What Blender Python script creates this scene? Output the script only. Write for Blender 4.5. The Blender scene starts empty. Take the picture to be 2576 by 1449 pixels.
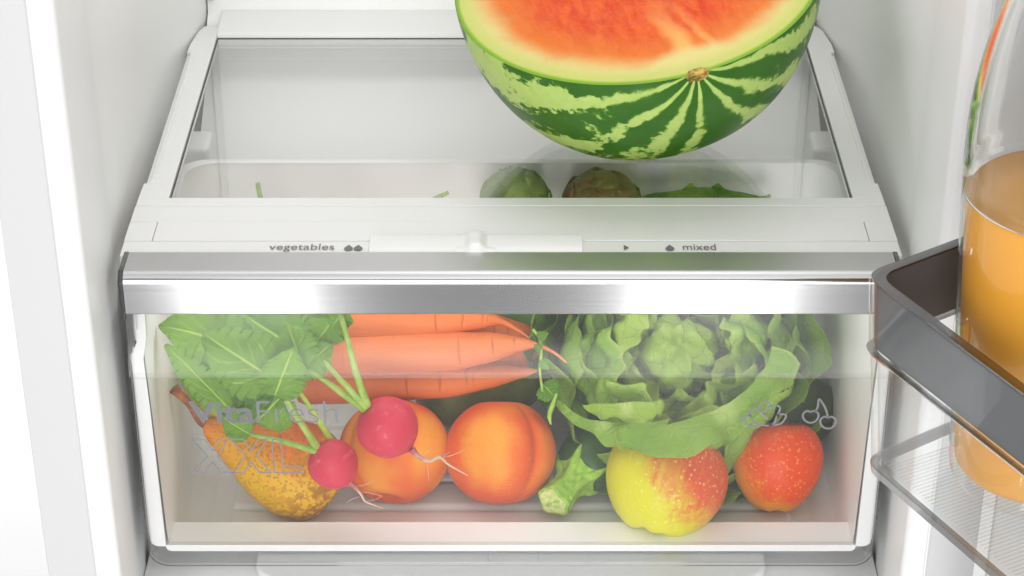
import bpy, bmesh, math, random
from mathutils import Vector, Matrix, noise

random.seed(7)
SC = bpy.context.scene
COL = SC.collection
R_ = math.radians
PI = math.pi

# ------------------------------------------------------------------ camera
cam_d = bpy.data.cameras.new("camera")
cam = bpy.data.objects.new("camera", cam_d)
COL.objects.link(cam)
CAM = Vector((0, -1.138, 0.641))
PITCH = R_(30.3)
cam.location = CAM
cam.rotation_euler = (PI / 2 - PITCH, 0, 0)
cam_d.sensor_width = 36
cam_d.lens = 74.77
cam_d.shift_x = 0.00116
cam_d.clip_start = 0.02
cam_d.clip_end = 60
SC.camera = cam

# ------------------------------------------------------------------ world and lamps (white photo studio)
W = bpy.data.worlds.new("World")
SC.world = W
W.use_nodes = True
bg = W.node_tree.nodes["Background"]
bg.inputs[0].default_value = (1.0, 1.0, 1.0, 1)
bg.inputs[1].default_value = 0.60


def lamp(name, loc, target, sx, sy, power, color=(1, 1, 1)):
    d = bpy.data.lights.new(name, 'AREA')
    d.shape = 'RECTANGLE'
    d.size, d.size_y = sx, sy
    d.energy = power
    d.color = color
    o = bpy.data.objects.new(name, d)
    COL.objects.link(o)
    o.location = loc
    v = Vector(target) - Vector(loc)
    o.rotation_euler = v.to_track_quat('-Z', 'Y').to_euler()
    return o


lamp("key_softbox", (0.20, -1.5, 1.75), (0, 0.1, 0), 1.5, 1.1, 10, (1, 0.985, 0.965))
lamp("top_softbox", (0.1, 0.25, 1.45), (0.0, 0.12, 0), 0.9, 0.7, 6.0)
lamp("front_softbox", (-0.10, -2.2, 0.15), (0, 0, -0.10), 1.5, 1.45, 31)
lamp("strip_softbox", (-0.344, -1.35, -0.68), (-0.1, 0, -0.1), 0.12, 0.5, 1.5)
lamp("strip_softbox", (0.26, -1.35, -0.68), (0.1, 0, -0.1), 0.16, 0.5, 1.95)
lamp("low_softbox", (0.0, -1.35, -1.30), (0.0, 0, -0.15), 0.50, 0.30, 1.6)
lamp("drawer_fill_light", (0.0, 0.032, -0.0135), (0.0, 0.005, -0.20), 0.42, 0.04, 0.34)  # unseen fill light added under the shelf rail to brighten the drawer inside
lamp("backdrop_lamp", (-0.9, 0.5, 0.7), (-0.6, 1.5, -0.7), 0.7, 0.7, 40)

SC.view_settings.view_transform = 'Standard'
SC.view_settings.look = 'None'
SC.view_settings.exposure = -0.12
SC.view_settings.gamma = 1
SC.cycles.max_bounces = 10
SC.cycles.diffuse_bounces = 4
SC.cycles.glossy_bounces = 4
SC.cycles.transmission_bounces = 8
SC.cycles.transparent_max_bounces = 24
SC.cycles.sample_clamp_indirect = 6
SC.cycles.blur_glossy = 0.6
SC.cycles.use_denoising = True

# ------------------------------------------------------------------ helpers
FPX = 5350.0
SPEC = 0.5


def at(x, y, Y=None, Z=None):
    """point of the place seen at photo position (x, y) of a 2576 wide picture, at depth Y or height Z"""
    u, v = (x - 1285) / FPX, (y - 724.5) / FPX
    cp, sp = math.cos(PITCH), math.sin(PITCH)
    d = Vector((u, cp - v * sp, -sp - v * cp))
    t = (Y - CAM.y) / d.y if Y is not None else (Z - CAM.z) / d.z
    return CAM + d * t


def hexc(h):
    h = h.lstrip('#')
    c = [int(h[i:i + 2], 16) / 255 for i in (0, 2, 4)]
    return tuple((v / 12.92 if v <= 0.04045 else ((v + 0.055) / 1.055) ** 2.4) for v in c) + (1,)


class G:
    def __init__(s, name):
        s.m = bpy.data.materials.new(name)
        s.m.use_nodes = True
        s.t = s.m.node_tree
        s.t.nodes.clear()
        s.o = s.t.nodes.new('ShaderNodeOutputMaterial')

    def put(s, sock, v):
        if isinstance(v, bpy.types.NodeSocket):
            s.t.links.new(v, sock)
        elif v is not None:
            if isinstance(v, tuple) and sock.type == 'VECTOR':
                v = v[:3]
            if isinstance(v, str):
                v = hexc(v)
            sock.default_value = v

    def n(s, typ, ins=None, **props):
        nd = s.t.nodes.new('ShaderNode' + typ)
        for k, v in props.items():
            setattr(nd, k, v)
        for k, v in (ins or {}).items():
            s.put(nd.inputs[k], v)
        return nd

    def math(s, op, a, b=0.0, c=0.0, clamp=False):
        nd = s.t.nodes.new('ShaderNodeMath')
        nd.operation = op
        nd.use_clamp = clamp
        s.put(nd.inputs[0], a)
        s.put(nd.inputs[1], b)
        s.put(nd.inputs[2], c)
        return nd.outputs[0]

    def mix(s, f, a, b, blend='MIX'):
        nd = s.t.nodes.new('ShaderNodeMix')
        nd.data_type = 'RGBA'
        nd.blend_type = blend
        s.put(nd.inputs[0], f)
        s.put(nd.inputs[6], a)
        s.put(nd.inputs[7], b)
        return nd.outputs[2]

    def step(s, x, lo, hi):
        nd = s.t.nodes.new('ShaderNodeMapRange')
        nd.interpolation_type = 'SMOOTHSTEP'
        s.put(nd.inputs[0], x)
        nd.inputs[1].default_value = lo
        nd.inputs[2].default_value = hi
        return nd.outputs[0]

    def noise(s, vec, scale, detail=3, rough=0.5, dist=0.0):
        return s.n('TexNoise', {'Vector': vec, 'Scale': scale, 'Detail': detail, 'Roughness': rough, 'Distortion': dist}).outputs[0]

    def obj(s):
        return s.n('TexCoord').outputs['Object']

    def uv(s):
        return s.n('TexCoord').outputs['UV']

    def sep(s, v):
        return s.n('SeparateXYZ', {0: v}).outputs

    def mapv(s, v, scale=(1, 1, 1), rot=(0, 0, 0), loc=(0, 0, 0)):
        return s.n('Mapping', {'Vector': v, 'Scale': scale, 'Rotation': rot, 'Location': loc}).outputs[0]

    def bump(s, h, strength=0.3, dist=0.002, normal=None):
        return s.n('Bump', {'Height': h, 'Strength': strength, 'Distance': dist, 'Normal': normal}).outputs[0]

    def pbr(s, col, rough=0.4, **k):
        ins = {'Base Color': col, 'Roughness': rough, 'Specular IOR Level': SPEC}
        ins.update(k)
        b = s.n('BsdfPrincipled', ins)
        return b.outputs[0]

    def done(s, shader):
        s.t.links.new(shader, s.o.inputs[0])
        return s.m


def plastic(name, col, rough=0.3, bump=0.02, coat=0.0):
    g = G(name)
    o = g.obj()
    n1 = g.noise(o, 900, 2)
    r = g.math('MULTIPLY_ADD', g.noise(o, 14, 3), 0.10, rough - 0.05)
    return g.done(g.pbr(col, r, Normal=g.bump(n1, bump, 0.0004)))


def clear(name, tint=(0.985, 0.988, 0.985, 1), rough=0.015, gain=1.0, ior=1.49):
    """thin clear plastic or sheet glass: passes light straight, mirrors by Fresnel"""
    g = G(name)
    bk = g.n('NewGeometry').outputs['Backfacing']
    fr = g.n('Fresnel', {'IOR': g.math('MULTIPLY_ADD', bk, 1 / ior - ior, ior)}).outputs[0]
    fr = g.math('MULTIPLY', fr, gain, clamp=True)
    a = g.n('BsdfTransparent', {'Color': tint}).outputs[0]
    b = g.n('BsdfGlossy', {'Color': (1, 1, 1, 1), 'Roughness': rough}).outputs[0]
    mx = g.n('MixShader', {0: fr, 1: a, 2: b}).outputs[0]
    return g.done(mx)


M = {}
M['liner'] = plastic('liner white', (0.865, 0.865, 0.86, 1), 0.38)
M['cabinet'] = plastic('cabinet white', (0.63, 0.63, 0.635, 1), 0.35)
M['backdrop'] = plastic('backdrop white', (0.9, 0.9, 0.9, 1), 0.9, 0)
M['shelf'] = plastic('shelf white', (0.82, 0.82, 0.81, 1), 0.33)
M['bin'] = plastic('bin white', (0.90, 0.90, 0.89, 1), 0.42)
M['rim'] = plastic('bin rim white', (0.72, 0.72, 0.72, 1), 0.35)
M['seal'] = plastic('dark seal', (0.06, 0.06, 0.062, 1), 0.4)
M['print'] = plastic('grey print', (0.17, 0.17, 0.18, 1), 0.5, 0)
M['print2'] = plastic('grey lettering', (0.21, 0.21, 0.225, 1), 0.5, 0)
M['clear'] = clear('clear panel', (0.99, 0.99, 0.988, 1), 0.24, 0.5)
M['band'] = clear('clear band', (0.985, 0.985, 0.983, 1), 0.20, 0.62)
M['edge'] = clear('clear edge', (0.84, 0.85, 0.85, 1), 0.04, 1.5)
M['edge_dark'] = clear('clear edge line', (0.42, 0.43, 0.43, 1), 0.04, 1.8)
M['sheet'] = clear('shelf glass', (0.988, 0.99, 0.988, 1), 0.012, 1.15, 1.5)
M['tray'] = clear('tray clear', (0.975, 0.98, 0.98, 1), 0.01, 0.75)
M['tray_edge'] = clear('tray edge', (0.52, 0.52, 0.52, 1), 0.02, 2.4)
M['bottle_skin'] = clear('bottle body glass', (0.99, 0.99, 0.985, 1), 0.01, 1.3)
M['smoke'] = clear('smoked edge', (0.30, 0.30, 0.31, 1), 0.05, 2.0)


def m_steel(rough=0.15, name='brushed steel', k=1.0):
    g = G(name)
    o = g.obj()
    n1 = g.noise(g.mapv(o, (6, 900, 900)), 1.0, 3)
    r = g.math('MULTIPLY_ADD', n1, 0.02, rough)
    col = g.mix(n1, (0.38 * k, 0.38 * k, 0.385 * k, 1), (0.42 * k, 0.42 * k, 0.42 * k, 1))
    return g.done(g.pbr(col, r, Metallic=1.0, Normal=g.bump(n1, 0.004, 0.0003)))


M['steel'] = m_steel()
M['steel_satin_lit'] = m_steel(0.40, 'satin steel lit', 1.4)  # satin finish; its paler colour paints extra light onto the handle top


def m_band_grey():
    g = G('grey tray band')
    o = g.obj()
    n1 = g.noise(o, 40, 2)
    col = g.mix(n1, (0.106, 0.110, 0.118, 1), (0.120, 0.124, 0.131, 1))
    return g.done(g.pbr(col, 0.28, **{'Specular IOR Level': 0.3}))


M['tray_band'] = m_band_grey()
_g = G('bottle glass')
M['glass'] = _g.done(_g.pbr((0.99, 0.995, 0.99, 1), 0.0, **{'Transmission Weight': 1.0, 'IOR': 1.47}))
_g = G('orange juice')
_n = _g.noise(_g.obj(), 18, 3)
M['juice'] = _g.done(_g.pbr(_g.mix(_n, '#f0a634', '#f5b244'), 0.35))


def mesh(name, verts, faces, mat, parent=None, smooth=True, uv=None, mw=None, bevel=0, angle=None):
    me = bpy.data.meshes.new(name)
    me.from_pydata([tuple(v) for v in verts], [], faces)
    if uv is not None:
        l = me.uv_layers.new(name="UVMap")
        for lp in me.loops:
            l.data[lp.index].uv = uv[lp.vertex_index]
    me.materials.append(mat)
    if smooth:
        me.polygons.foreach_set('use_smooth', [True] * len(me.polygons))
    bm = bmesh.new()
    bm.from_mesh(me)
    bmesh.ops.recalc_face_normals(bm, faces=bm.faces)
    bm.to_mesh(me)
    bm.free()
    if angle is not None:
        me.set_sharp_from_angle(angle=R_(angle))
    o = bpy.data.objects.new(name, me)
    COL.objects.link(o)
    if parent is not None:
        o.parent = parent
        w, q = Matrix(), parent
        while q is not None:
            w = q.matrix_basis @ w
            q = q.parent
        o.matrix_basis = w.inverted() @ (mw or Matrix())
    elif mw is not None:
        o.matrix_basis = mw
    if bevel:
        b = o.modifiers.new('bevel', 'BEVEL')
        b.width = bevel
        b.segments = 3
        b.limit_method = 'ANGLE'
        b.angle_limit = R_(40)
        b.harden_normals = True
    return o


def tag(o, label, cat=None, group=None, kind=None):
    o['label'] = label
    if cat:
        o['category'] = cat
    if group:
        o['group'] = group
    if kind:
        o['kind'] = kind
    return o


def thing(name, label, cat, loc, group=None):
    o = bpy.data.objects.new(name, None)
    COL.objects.link(o)
    o.location = loc
    o.empty_display_size = 0.01
    return tag(o, label, cat, group)


def box(name, x0, x1, y0, y1, z0, z1, mat, parent=None, bevel=0.0006):
    v = [(x, y, z) for z in (z0, z1) for y in (y0, y1) for x in (x0, x1)]
    f = [(0, 2, 3, 1), (4, 5, 7, 6), (0, 1, 5, 4), (1, 3, 7, 5), (3, 2, 6, 7), (2, 0, 4, 6)]
    return mesh(name, v, f, mat, parent, True, bevel=bevel, angle=40)


def prism(name, poly, axis, a0, a1, mat, parent=None, bevel=0.0, angle=30):
    """extrude a closed outline: axis 'x' takes (y,z), 'y' takes (x,z), 'z' takes (x,y)"""
    def p(q, a):
        return {'x': (a, q[0], q[1]), 'y': (q[0], a, q[1]), 'z': (q[0], q[1], a)}[axis]
    n = len(poly)
    v = [p(q, a0) for q in poly] + [p(q, a1) for q in poly]
    f = [(i, (i + 1) % n, n + (i + 1) % n, n + i) for i in range(n)] + [tuple(range(n)), tuple(range(n, 2 * n))]
    return mesh(name, v, f, mat, parent, True, bevel=bevel, angle=angle)


def arc(cx, cy, r, a0, a1, n=8):
    return [(cx + r * math.cos(R_(a0 + (a1 - a0) * i / n)), cy + r * math.sin(R_(a0 + (a1 - a0) * i / n))) for i in range(n + 1)]


def lathe(prof, seg=48, fn=None):
    """prof: (r, z) from top pole to bottom pole; fn(theta, k, r, z) -> r, z"""
    v, f = [], []
    n = len(prof)
    for k, (r, z) in enumerate(prof):
        for i in range(seg):
            th = 2 * PI * i / seg
            rr, zz = (r, z) if fn is None else fn(th, k / (n - 1), r, z)
            v.append((rr * math.cos(th), rr * math.sin(th), zz))
    for k in range(n - 1):
        for i in range(seg):
            j = (i + 1) % seg
            f.append((k * seg + i, k * seg + j, (k + 1) * seg + j, (k + 1) * seg + i))
    return v, f


def smooth_path(pts, sub=6):
    P = [Vector(p) for p in pts]
    out = []
    for i in range(len(P) - 1):
        a, b, c, d = P[max(i - 1, 0)], P[i], P[i + 1], P[min(i + 2, len(P) - 1)]
        for k in range(sub):
            t = k / sub
            out.append(0.5 * ((2 * b) + (c - a) * t + (2 * a - 5 * b + 4 * c - d) * t * t + (3 * b - a - 3 * c + d) * t ** 3))
    out.append(P[-1])
    return out


def lerp_tab(tab, t):
    n = len(tab) - 1
    i = min(int(t * n), n - 1)
    k = t * n - i
    k = k * k * (3 - 2 * k) * 0.5 + k * 0.5
    return tab[i] * (1 - k) + tab[i + 1] * k


def tube(name, pts, radii, mat, parent=None, seg=12, sub=6, fn=None):
    P = smooth_path(pts, sub)
    n = len(P)
    v, f, uv = [], [], []
    up = None
    for k in range(n):
        t = (P[min(k + 1, n - 1)] - P[max(k - 1, 0)]).normalized()
        if up is None:
            up = t.orthogonal()
        up = (up - t * up.dot(t)).normalized()
        s = t.cross(up)
        r = lerp_tab(radii, k / (n - 1))
        for i in range(seg):
            a = 2 * PI * i / seg
            rr = r if fn is None else r * fn(k / (n - 1), a)
            v.append(P[k] + (up * math.cos(a) + s * math.sin(a)) * rr)
            uv.append((k / (n - 1), i / seg))
    for k in range(n - 1):
        for i in range(seg):
            j = (i + 1) % seg
            f.append((k * seg + i, k * seg + j, (k + 1) * seg + j, (k + 1) * seg + i))
    f.append(tuple(range(seg)))
    f.append(tuple(range((n - 1) * seg, n * seg)))
    return mesh(name, v, f, mat, parent, uv=uv)


def ribbon(name, pts, w, mat, parent, closed=False, depth=0.0003, normal='y', off=0.0):
    """flat printed line of width w along 2D points, lying in XZ at y=off (normal 'y') or XY at z=off"""
    P = [Vector(p) for p in pts]
    n = len(P)
    v, f = [], []
    for i in range(n):
        a = P[(i - 1) % n] if (closed or i > 0) else P[i]
        b = P[(i + 1) % n] if (closed or i < n - 1) else P[i]
        d1 = (P[i] - a).normalized() if (P[i] - a).length > 1e-9 else (b - P[i]).normalized()
        d2 = (b - P[i]).normalized() if (b - P[i]).length > 1e-9 else d1
        n1, n2 = Vector((-d1.y, d1.x)), Vector((-d2.y, d2.x))
        m = (n1 + n2)
        m = m.normalized() if m.length > 1e-6 else n1
        k = w / 2 / max(0.45, m.dot(n1))
        v += [P[i] + m * k, P[i] - m * k]
    for i in range(n if closed else n - 1):
        j = (i + 1) % n
        f.append((2 * i, 2 * i + 1, 2 * j + 1, 2 * j))
    if normal == 'y':
        vv = [(q.x, off, q.y) for q in v]
    else:
        vv = [(q.x, q.y, off) for q in v]
    return mesh(name, vv, f, mat, parent, smooth=False)


def text(name, s, x0, x1, b0, b1, mat, parent, normal='y', off=0.0, offset=0.0, shear=0.0):
    """printed word fitted into the box x0..x1, b0..b1 (z or y)"""
    cu = bpy.data.curves.new(name, 'FONT')
    cu.body = s
    cu.offset = offset
    cu.shear = shear
    cu.resolution_u = 6
    tmp = bpy.data.objects.new(name + '_tmp', cu)
    COL.objects.link(tmp)
    bpy.context.view_layer.update()
    dg = bpy.context.evaluated_depsgraph_get()
    me = bpy.data.meshes.new_from_object(tmp.evaluated_get(dg))
    bpy.data.objects.remove(tmp)
    co = [v.co.copy() for v in me.vertices]
    fs = [tuple(p.vertices) for p in me.polygons]
    ax, bx_ = min(c.x for c in co), max(c.x for c in co)
    ay, by = min(c.y for c in co), max(c.y for c in co)
    out = []
    for c in co:
        X = x0 + (c.x - ax) / (bx_ - ax) * (x1 - x0)
        B = b0 + (c.y - ay) / (by - ay) * (b1 - b0)
        out.append((X, off, B) if normal == 'y' else (X, B, off))
    bpy.data.meshes.remove(me)
    return mesh(name, out, fs, mat, parent, smooth=False)


def rot_to(z, spin=0.0):
    """rotation whose local z points along z"""
    q = Vector((0, 0, 1)).rotation_difference(Vector(z).normalized())
    return q.to_matrix().to_4x4() @ Matrix.Rotation(spin, 4, 'Z')


# ================================================================== backdrop and refrigerator
bd = mesh('backdrop', [(-3, 1.5, -3), (3, 1.5, -3), (3, 1.5, 2.5), (-3, 1.5, 2.5)], [(0, 1, 2, 3)], M['backdrop'], smooth=False)
tag(bd, 'plain white studio backdrop behind the refrigerator', kind='structure')

ZB, ZT = -0.32, 0.48
fridge = thing('refrigerator', 'white refrigerator interior with smooth liner walls around the shelf and drawer', 'refrigerator', (0, 0.2, ZB))
for s in (-1, 1):
    def mx(pts):
        return [(s * x, y) for x, y in pts]
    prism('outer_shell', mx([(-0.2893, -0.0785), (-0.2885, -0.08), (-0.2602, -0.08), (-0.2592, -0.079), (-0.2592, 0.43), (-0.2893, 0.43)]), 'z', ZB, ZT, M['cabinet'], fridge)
    wall = [(-0.2582, 0.42), (-0.2582, -0.0792), (-0.2574, -0.08)] + [(x, y) for x, y in arc(-0.2505, -0.074, 0.006, 270, 360, 6)]
    wall += [(-0.2445, -0.002), (-0.2456, 0.003), (-0.2470, 0.012), (-0.2480, 0.026), (-0.2485, 0.05), (-0.2487, 0.10), (-0.2487, 0.22), (-0.2480, 0.25), (-0.2462, 0.28),
             (-0.2430, 0.305), (-0.2385, 0.33), (-0.2345, 0.352), (-0.2322, 0.366), (-0.2315, 0.385), (-0.2315, 0.42)]
    box('seam', min(s * 0.2592, s * 0.2582), max(s * 0.2592, s * 0.2582), -0.0788, -0.05, ZB, ZT, M['liner'], fridge, 0)
    prism('side_wall', mx(wall), 'z', ZB, ZT, M['liner'], fridge, angle=35)
# back wall with the compressor hump lower down
prism('back_wall', [(0.43, ZT), (0.3705, ZT), (0.3705, 0.012), (0.368, 0.004), (0.352, -0.006), (0.3485, -0.012), (0.3465, -0.026), (0.338, -0.034), (0.236, -0.084), (0.230, -0.090), (0.228, -0.10), (0.228, ZB), (0.43, ZB)],
      'x', -0.2310, 0.2310, M['liner'], fridge, angle=30)
for s in (-1, 1):
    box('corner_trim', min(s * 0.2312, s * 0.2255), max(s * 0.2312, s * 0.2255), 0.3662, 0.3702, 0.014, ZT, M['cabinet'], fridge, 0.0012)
    # stub rail that carries the drawer, seen under the glass
    box('drawer_runner', min(s * 0.2440, s * 0.2150), max(s * 0.2440, s * 0.2150), 0.218, 0.248, -0.085, -0.036, M['liner'], fridge, 0.004)
fl = [(-0.078, ZB), (-0.078, -0.262), (-0.07, -0.254), (-0.04, -0.2405), (-0.03, -0.239), (0.2275, -0.239), (0.2275, ZB)]
prism('floor', fl, 'x', -0.2440, 0.2440, M['liner'], fridge, angle=50)
_rr = [(x, y) for x, y in arc(-0.150, -0.006, 0.02, 180, 270, 8)] + [(x, y) for x, y in arc(0.150, -0.006, 0.02, 270, 360, 8)] + [(0.17, 0.2), (-0.17, 0.2)]
prism('floor_plinth', _rr, 'z', -0.2395, -0.2310, M['liner'], fridge, bevel=0.003, angle=40)

# ================================================================== glass shelf
shelf = thing('glass_shelf', 'white framed glass shelf with humidity slider above the vegetable drawer', 'shelf', (0, 0.18, -0.012))
box('front_lip', -0.2400, 0.2400, 0.0638, 0.0744, -0.008, 0.0, M['shelf'], shelf, 0.0005)
box('front_rail', -0.2403, 0.2403, 0.0425, 0.0634, -0.008, -0.0002, M['shelf'], shelf, 0.0004)
for s in (-1, 1):
    box('rail_end', min(s * 0.2404, s * 0.2230), max(s * 0.2404, s * 0.2230), 0.0177, 0.0421, -0.008, -0.0002, M['shelf'], shelf, 0.0004)
box('slider_cover', -0.2226, 0.2226, 0.0177, 0.0421, -0.008, 0.0001, M['shelf'], shelf, 0.0005)
box('front_strip', -0.2402, 0.2402, -0.001, 0.0173, -0.008, -0.0004, M['shelf'], shelf, 0.0005)
box('rail_core', -0.2385, 0.2385, 0.001, 0.0740, -0.012, -0.0035, M['seal'], shelf, 0)
for s in (-1, 1):
    def sx(a, b):
        return min(s * a, s * b), max(s * a, s * b)
    y1 = 0.3322
    pl = [(s * x, y) for x, y in [(-0.2203, 0.0746), (-0.2203, 0.3322), (-0.2203, 0.352), (-0.2315, 0.352), (-0.2352, 0.343), (-0.2385, 0.318), (-0.2388, 0.304), (-0.2362, 0.3035), (-0.2362, 0.0945), (-0.2395, 0.0945), (-0.2400, 0.0746)]]
    prism('side_rail', pl, 'z', -0.010, 0.0, M['shelf'], shelf, bevel=0.0006, angle=40)
    a, b = sx(-0.2385, -0.2366)
    box('rail_step', a, b, 0.0955, 0.303, -0.010, -0.0022, M['shelf'], shelf, 0.0006)
    a, b = sx(-0.2330, -0.2350)
    box('rail_ridge', a, b, 0.099, 0.298, -0.002, 0.0010, M['shelf'], shelf, 0.0005)
    a, b = sx(-0.2190, -0.2199)
    box('seal', a, b, 0.0755, 0.331, -0.0022, -0.0012, M['seal'], shelf, 0)
prism('back_rail', [(0.3324, -0.010), (0.3324, 0.0012), (0.3334, 0.0026), (0.3655, 0.0065), (0.3685, 0.006), (0.3685, -0.010)], 'x', -0.2200, 0.2200, M['shelf'], shelf, bevel=0.0006, angle=40)
box('seal', -0.2195, 0.2195, 0.3312, 0.3318, -0.0020, -0.0010, M['seal'], shelf, 0)
box('glass_pane', -0.2188, 0.2188, 0.0748, 0.3302, -0.0045, -0.0008, M['sheet'], shelf, 0.0004)
# humidity slider with its finger knob
prf = [(0.0212, 0.0002), (0.0206, 0.0024), (0.0070, 0.0024), (0.0040, 0.0012), (-0.0002, -0.0002), (-0.0002, -0.003), (0.0212, -0.003)]
slider = prism('slider', prf, 'x', at(928, 625, Z=0).x, at(1466, 625, Z=0).x, M['shelf'], shelf, bevel=0.0007, angle=40)
kx = at(1196, 610, Z=0.003).x
kv, kf = [], []
NX, NY = 24, 10
for j in range(NY + 1):
    y = -0.0012 + 0.0262 * j / NY
    top = 0.0024 if 0.003 < y < 0.02 else 0.0006
    for i in range(NX + 1):
        x = -0.012 + 0.024 * i / NX
        ax_ = abs(x)
        h = 0.0052 if ax_ < 0.003 else (0.0052 - 0.0036 * math.sin(min(1, (ax_ - 0.003) / 0.006) * PI / 2))
        e = min(1, (y + 0.0012) / 0.004) * min(1, (0.025 - y) / 0.004)
        kv.append((kx + x, y, 0.0004 + (h) * (0.25 + 0.75 * e) if 0 < j < NY else -0.002))
for j in range(NY):
    for i in range(NX):
        a = j * (NX + 1) + i
        kf.append((a, a + 1, a + NX + 2, a + NX + 1))
mesh('slider_knob', kv, kf, M['shelf'], slider)
ZP = 0.0002
_y0, _y1 = at(750, 633, Z=0).y, at(750, 614, Z=0).y
text('lettering', 'vegetables', at(677, 624, Z=0).x, at(841, 624, Z=0).x, _y0, _y1, M['print'], shelf, 'z', ZP)
_y0, _y1 = at(1750, 629, Z=0).y, at(1750, 614, Z=0).y
text('lettering', 'mixed', at(1718, 624, Z=0).x, at(1801, 624, Z=0).x, _y0, _y1, M['print'], shelf, 'z', ZP)


def drop(px):
    c = at(px, 624, Z=0)
    w = 0.0028
    pts = [(c.x, c.y + 0.0040)] + [(c.x + w * 0.99 * math.cos(R_(a)), c.y - 0.0008 + 0.0028 * math.sin(R_(a))) for a in range(20, -201, -20)]
    mesh('drop_symbol', [(x, y, ZP) for x, y in pts], [tuple(range(len(pts)))], M['print'], shelf, smooth=False)


for px in (877, 901, 1685):
    drop(px)
c = at(1575, 623, Z=0)
mesh('arrow_symbol', [(c.x - 0.0014, c.y - 0.0033, ZP), (c.x + 0.0018, c.y, ZP), (c.x - 0.0014, c.y + 0.0033, ZP)], [(0, 1, 2)], M['print'], shelf, smooth=False)

# ================================================================== vegetable drawer
drawer = thing('vegetable_drawer', 'vegetable drawer with clear front panel and brushed steel handle', 'drawer', (0, 0.08, -0.232))
# handle: folded steel profile
hp = [(0.0005, -0.006), (0.0005, 0.0012)] + [(y, z) for y, z in arc(-0.0208, -0.0060, 0.0072, 90, 180, 12)] + [(-0.0283, -0.0255), (-0.0278, -0.0262), (-0.0245, -0.0262), (-0.0245, -0.006)]
handle = prism('handle', hp, 'x', -0.2343, 0.2343, M['steel'], drawer, angle=25)
handle.data.materials.append(M['steel_satin_lit'])
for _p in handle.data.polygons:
    if _p.normal.z > 0.62:  # upward faces get the steel with the brightening put into its colour
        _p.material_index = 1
for s in (-1, 1):
    cp_ = [(0.0015, -0.010), (0.0015, 0.0014), (-0.0228, 0.0016), (-0.0286, -0.0040), (-0.0288, -0.030), (-0.0262, -0.030), (-0.0240, -0.010)]
    prism('end_cap', cp_, 'x', s * 0.23445, s * 0.2376, M['smoke'], handle, bevel=0.0008, angle=30)
    for k in range(4):
        xx = s * (0.2352 - 0.0020 * k)
        pr = [(-0.0265 + 0.0002, -0.0266), (-0.0265, -0.062 + 0.008 * k), (-0.0205, -0.062 + 0.008 * k), (-0.0205, -0.0266)]
        prism('grip_fin', pr, 'x', min(xx, xx - s * 0.0006), max(xx, xx - s * 0.0006), M['edge'], drawer)
# clear front: lower sheet, thicker upper band, returning flange all round
_o = [(x, z) for x, z in arc(-0.2235, -0.2060, 0.012, 180, 270, 8)] + [(x, z) for x, z in arc(0.2235, -0.2060, 0.012, 270, 360, 8)] + [(0.2355, -0.0705), (-0.2355, -0.0705)]
panel = prism('front_panel', _o, 'y', -0.0272, -0.0250, M['clear'], drawer, angle=30)
bp = [(-0.0262 - 0.0064 * t ** 1.7, -0.0266 - 0.0426 * t) for t in [i / 12 for i in range(13)]] + [(-0.0318, -0.0702), (-0.0250, -0.0704)]
bp += [(-0.0240 - 0.0060 * t ** 1.7, -0.0266 - 0.0410 * t) for t in [1 - i / 12 for i in range(13)]]
prism('panel_band', bp, 'x', -0.2356, 0.2356, M['band'], drawer, angle=50)


def flange(x0, zt, r, zb, y0, y1, th, mat, name):
    out = [(-x0, zt)] + [(x, z) for x, z in arc(-x0 + r, zb + r, r, 180, 270, 8)] + [(x, z) for x, z in arc(x0 - r, zb + r, r, 270, 360, 8)] + [(x0, zt)]
    inn = [(-x0 + th, zt)] + [(x, z) for x, z in arc(-x0 + r, zb + r, r - th, 180, 270, 8)] + [(x, z) for x, z in arc(x0 - r, zb + r, r - th, 270, 360, 8)] + [(x0 - th, zt)]
    poly = out + inn[::-1]
    n = len(out)
    v = [(x, y0, z) for x, z in out] + [(x, y0, z) for x, z in inn] + [(x, y1, z) for x, z in out] + [(x, y1, z) for x, z in inn]
    f = []
    for i in range(n - 1):
        f += [(i, i + 1, n + i + 1, n + i), (2 * n + i, 2 * n + i + 1, 3 * n + i + 1, 3 * n + i), (i, i + 1, 2 * n + i + 1, 2 * n + i), (n + i, n + i + 1, 3 * n + i + 1, 3 * n + i)]
    f += [(0, n, 3 * n, 2 * n), (n - 1, 2 * n - 1, 4 * n - 1, 3 * n - 1)]
    return mesh(name, v, f, mat, drawer, angle=30)


flange(0.2358, -0.030, 0.012, -0.2184, -0.0249, -0.0135, 0.0016, M['edge'], 'panel_flange')
_ob = [(x, z) for x, z in arc(-0.2235, -0.2060, 0.0126, 180, 270, 8)] + [(x, z) for x, z in arc(0.2235, -0.2060, 0.0126, 270, 360, 8)]
ribbon('panel_edge', [(-0.2361, -0.0705)] + _ob + [(0.2361, -0.0705)], 0.0011, M['edge_dark'], panel, False, off=-0.0271)
ribbon('panel_edge', [(-0.2350, -0.0705)] + [(x * 0.9953, z + 0.0022) for x, z in _ob] + [(0.2350, -0.0705)], 0.0006, M['edge'], panel, False, off=-0.0140)
for s in (-1, 1):
    for z0, z1 in ((-0.155, -0.143), (-0.178, -0.160), (-0.196, -0.183)):
        box('flange_clip', min(s * 0.2362, s * 0.2380), max(s * 0.2362, s * 0.2380), -0.0235, -0.014, z0, z1, M['edge'], drawer, 0.0004)
for x0, x1 in ((-0.0152, -0.0144), (0.0176, 0.0184)):
    box('flange_rib', x0, x1, -0.0262, -0.0145, -0.2168, -0.2152, M['edge'], drawer, 0.0003)

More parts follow.
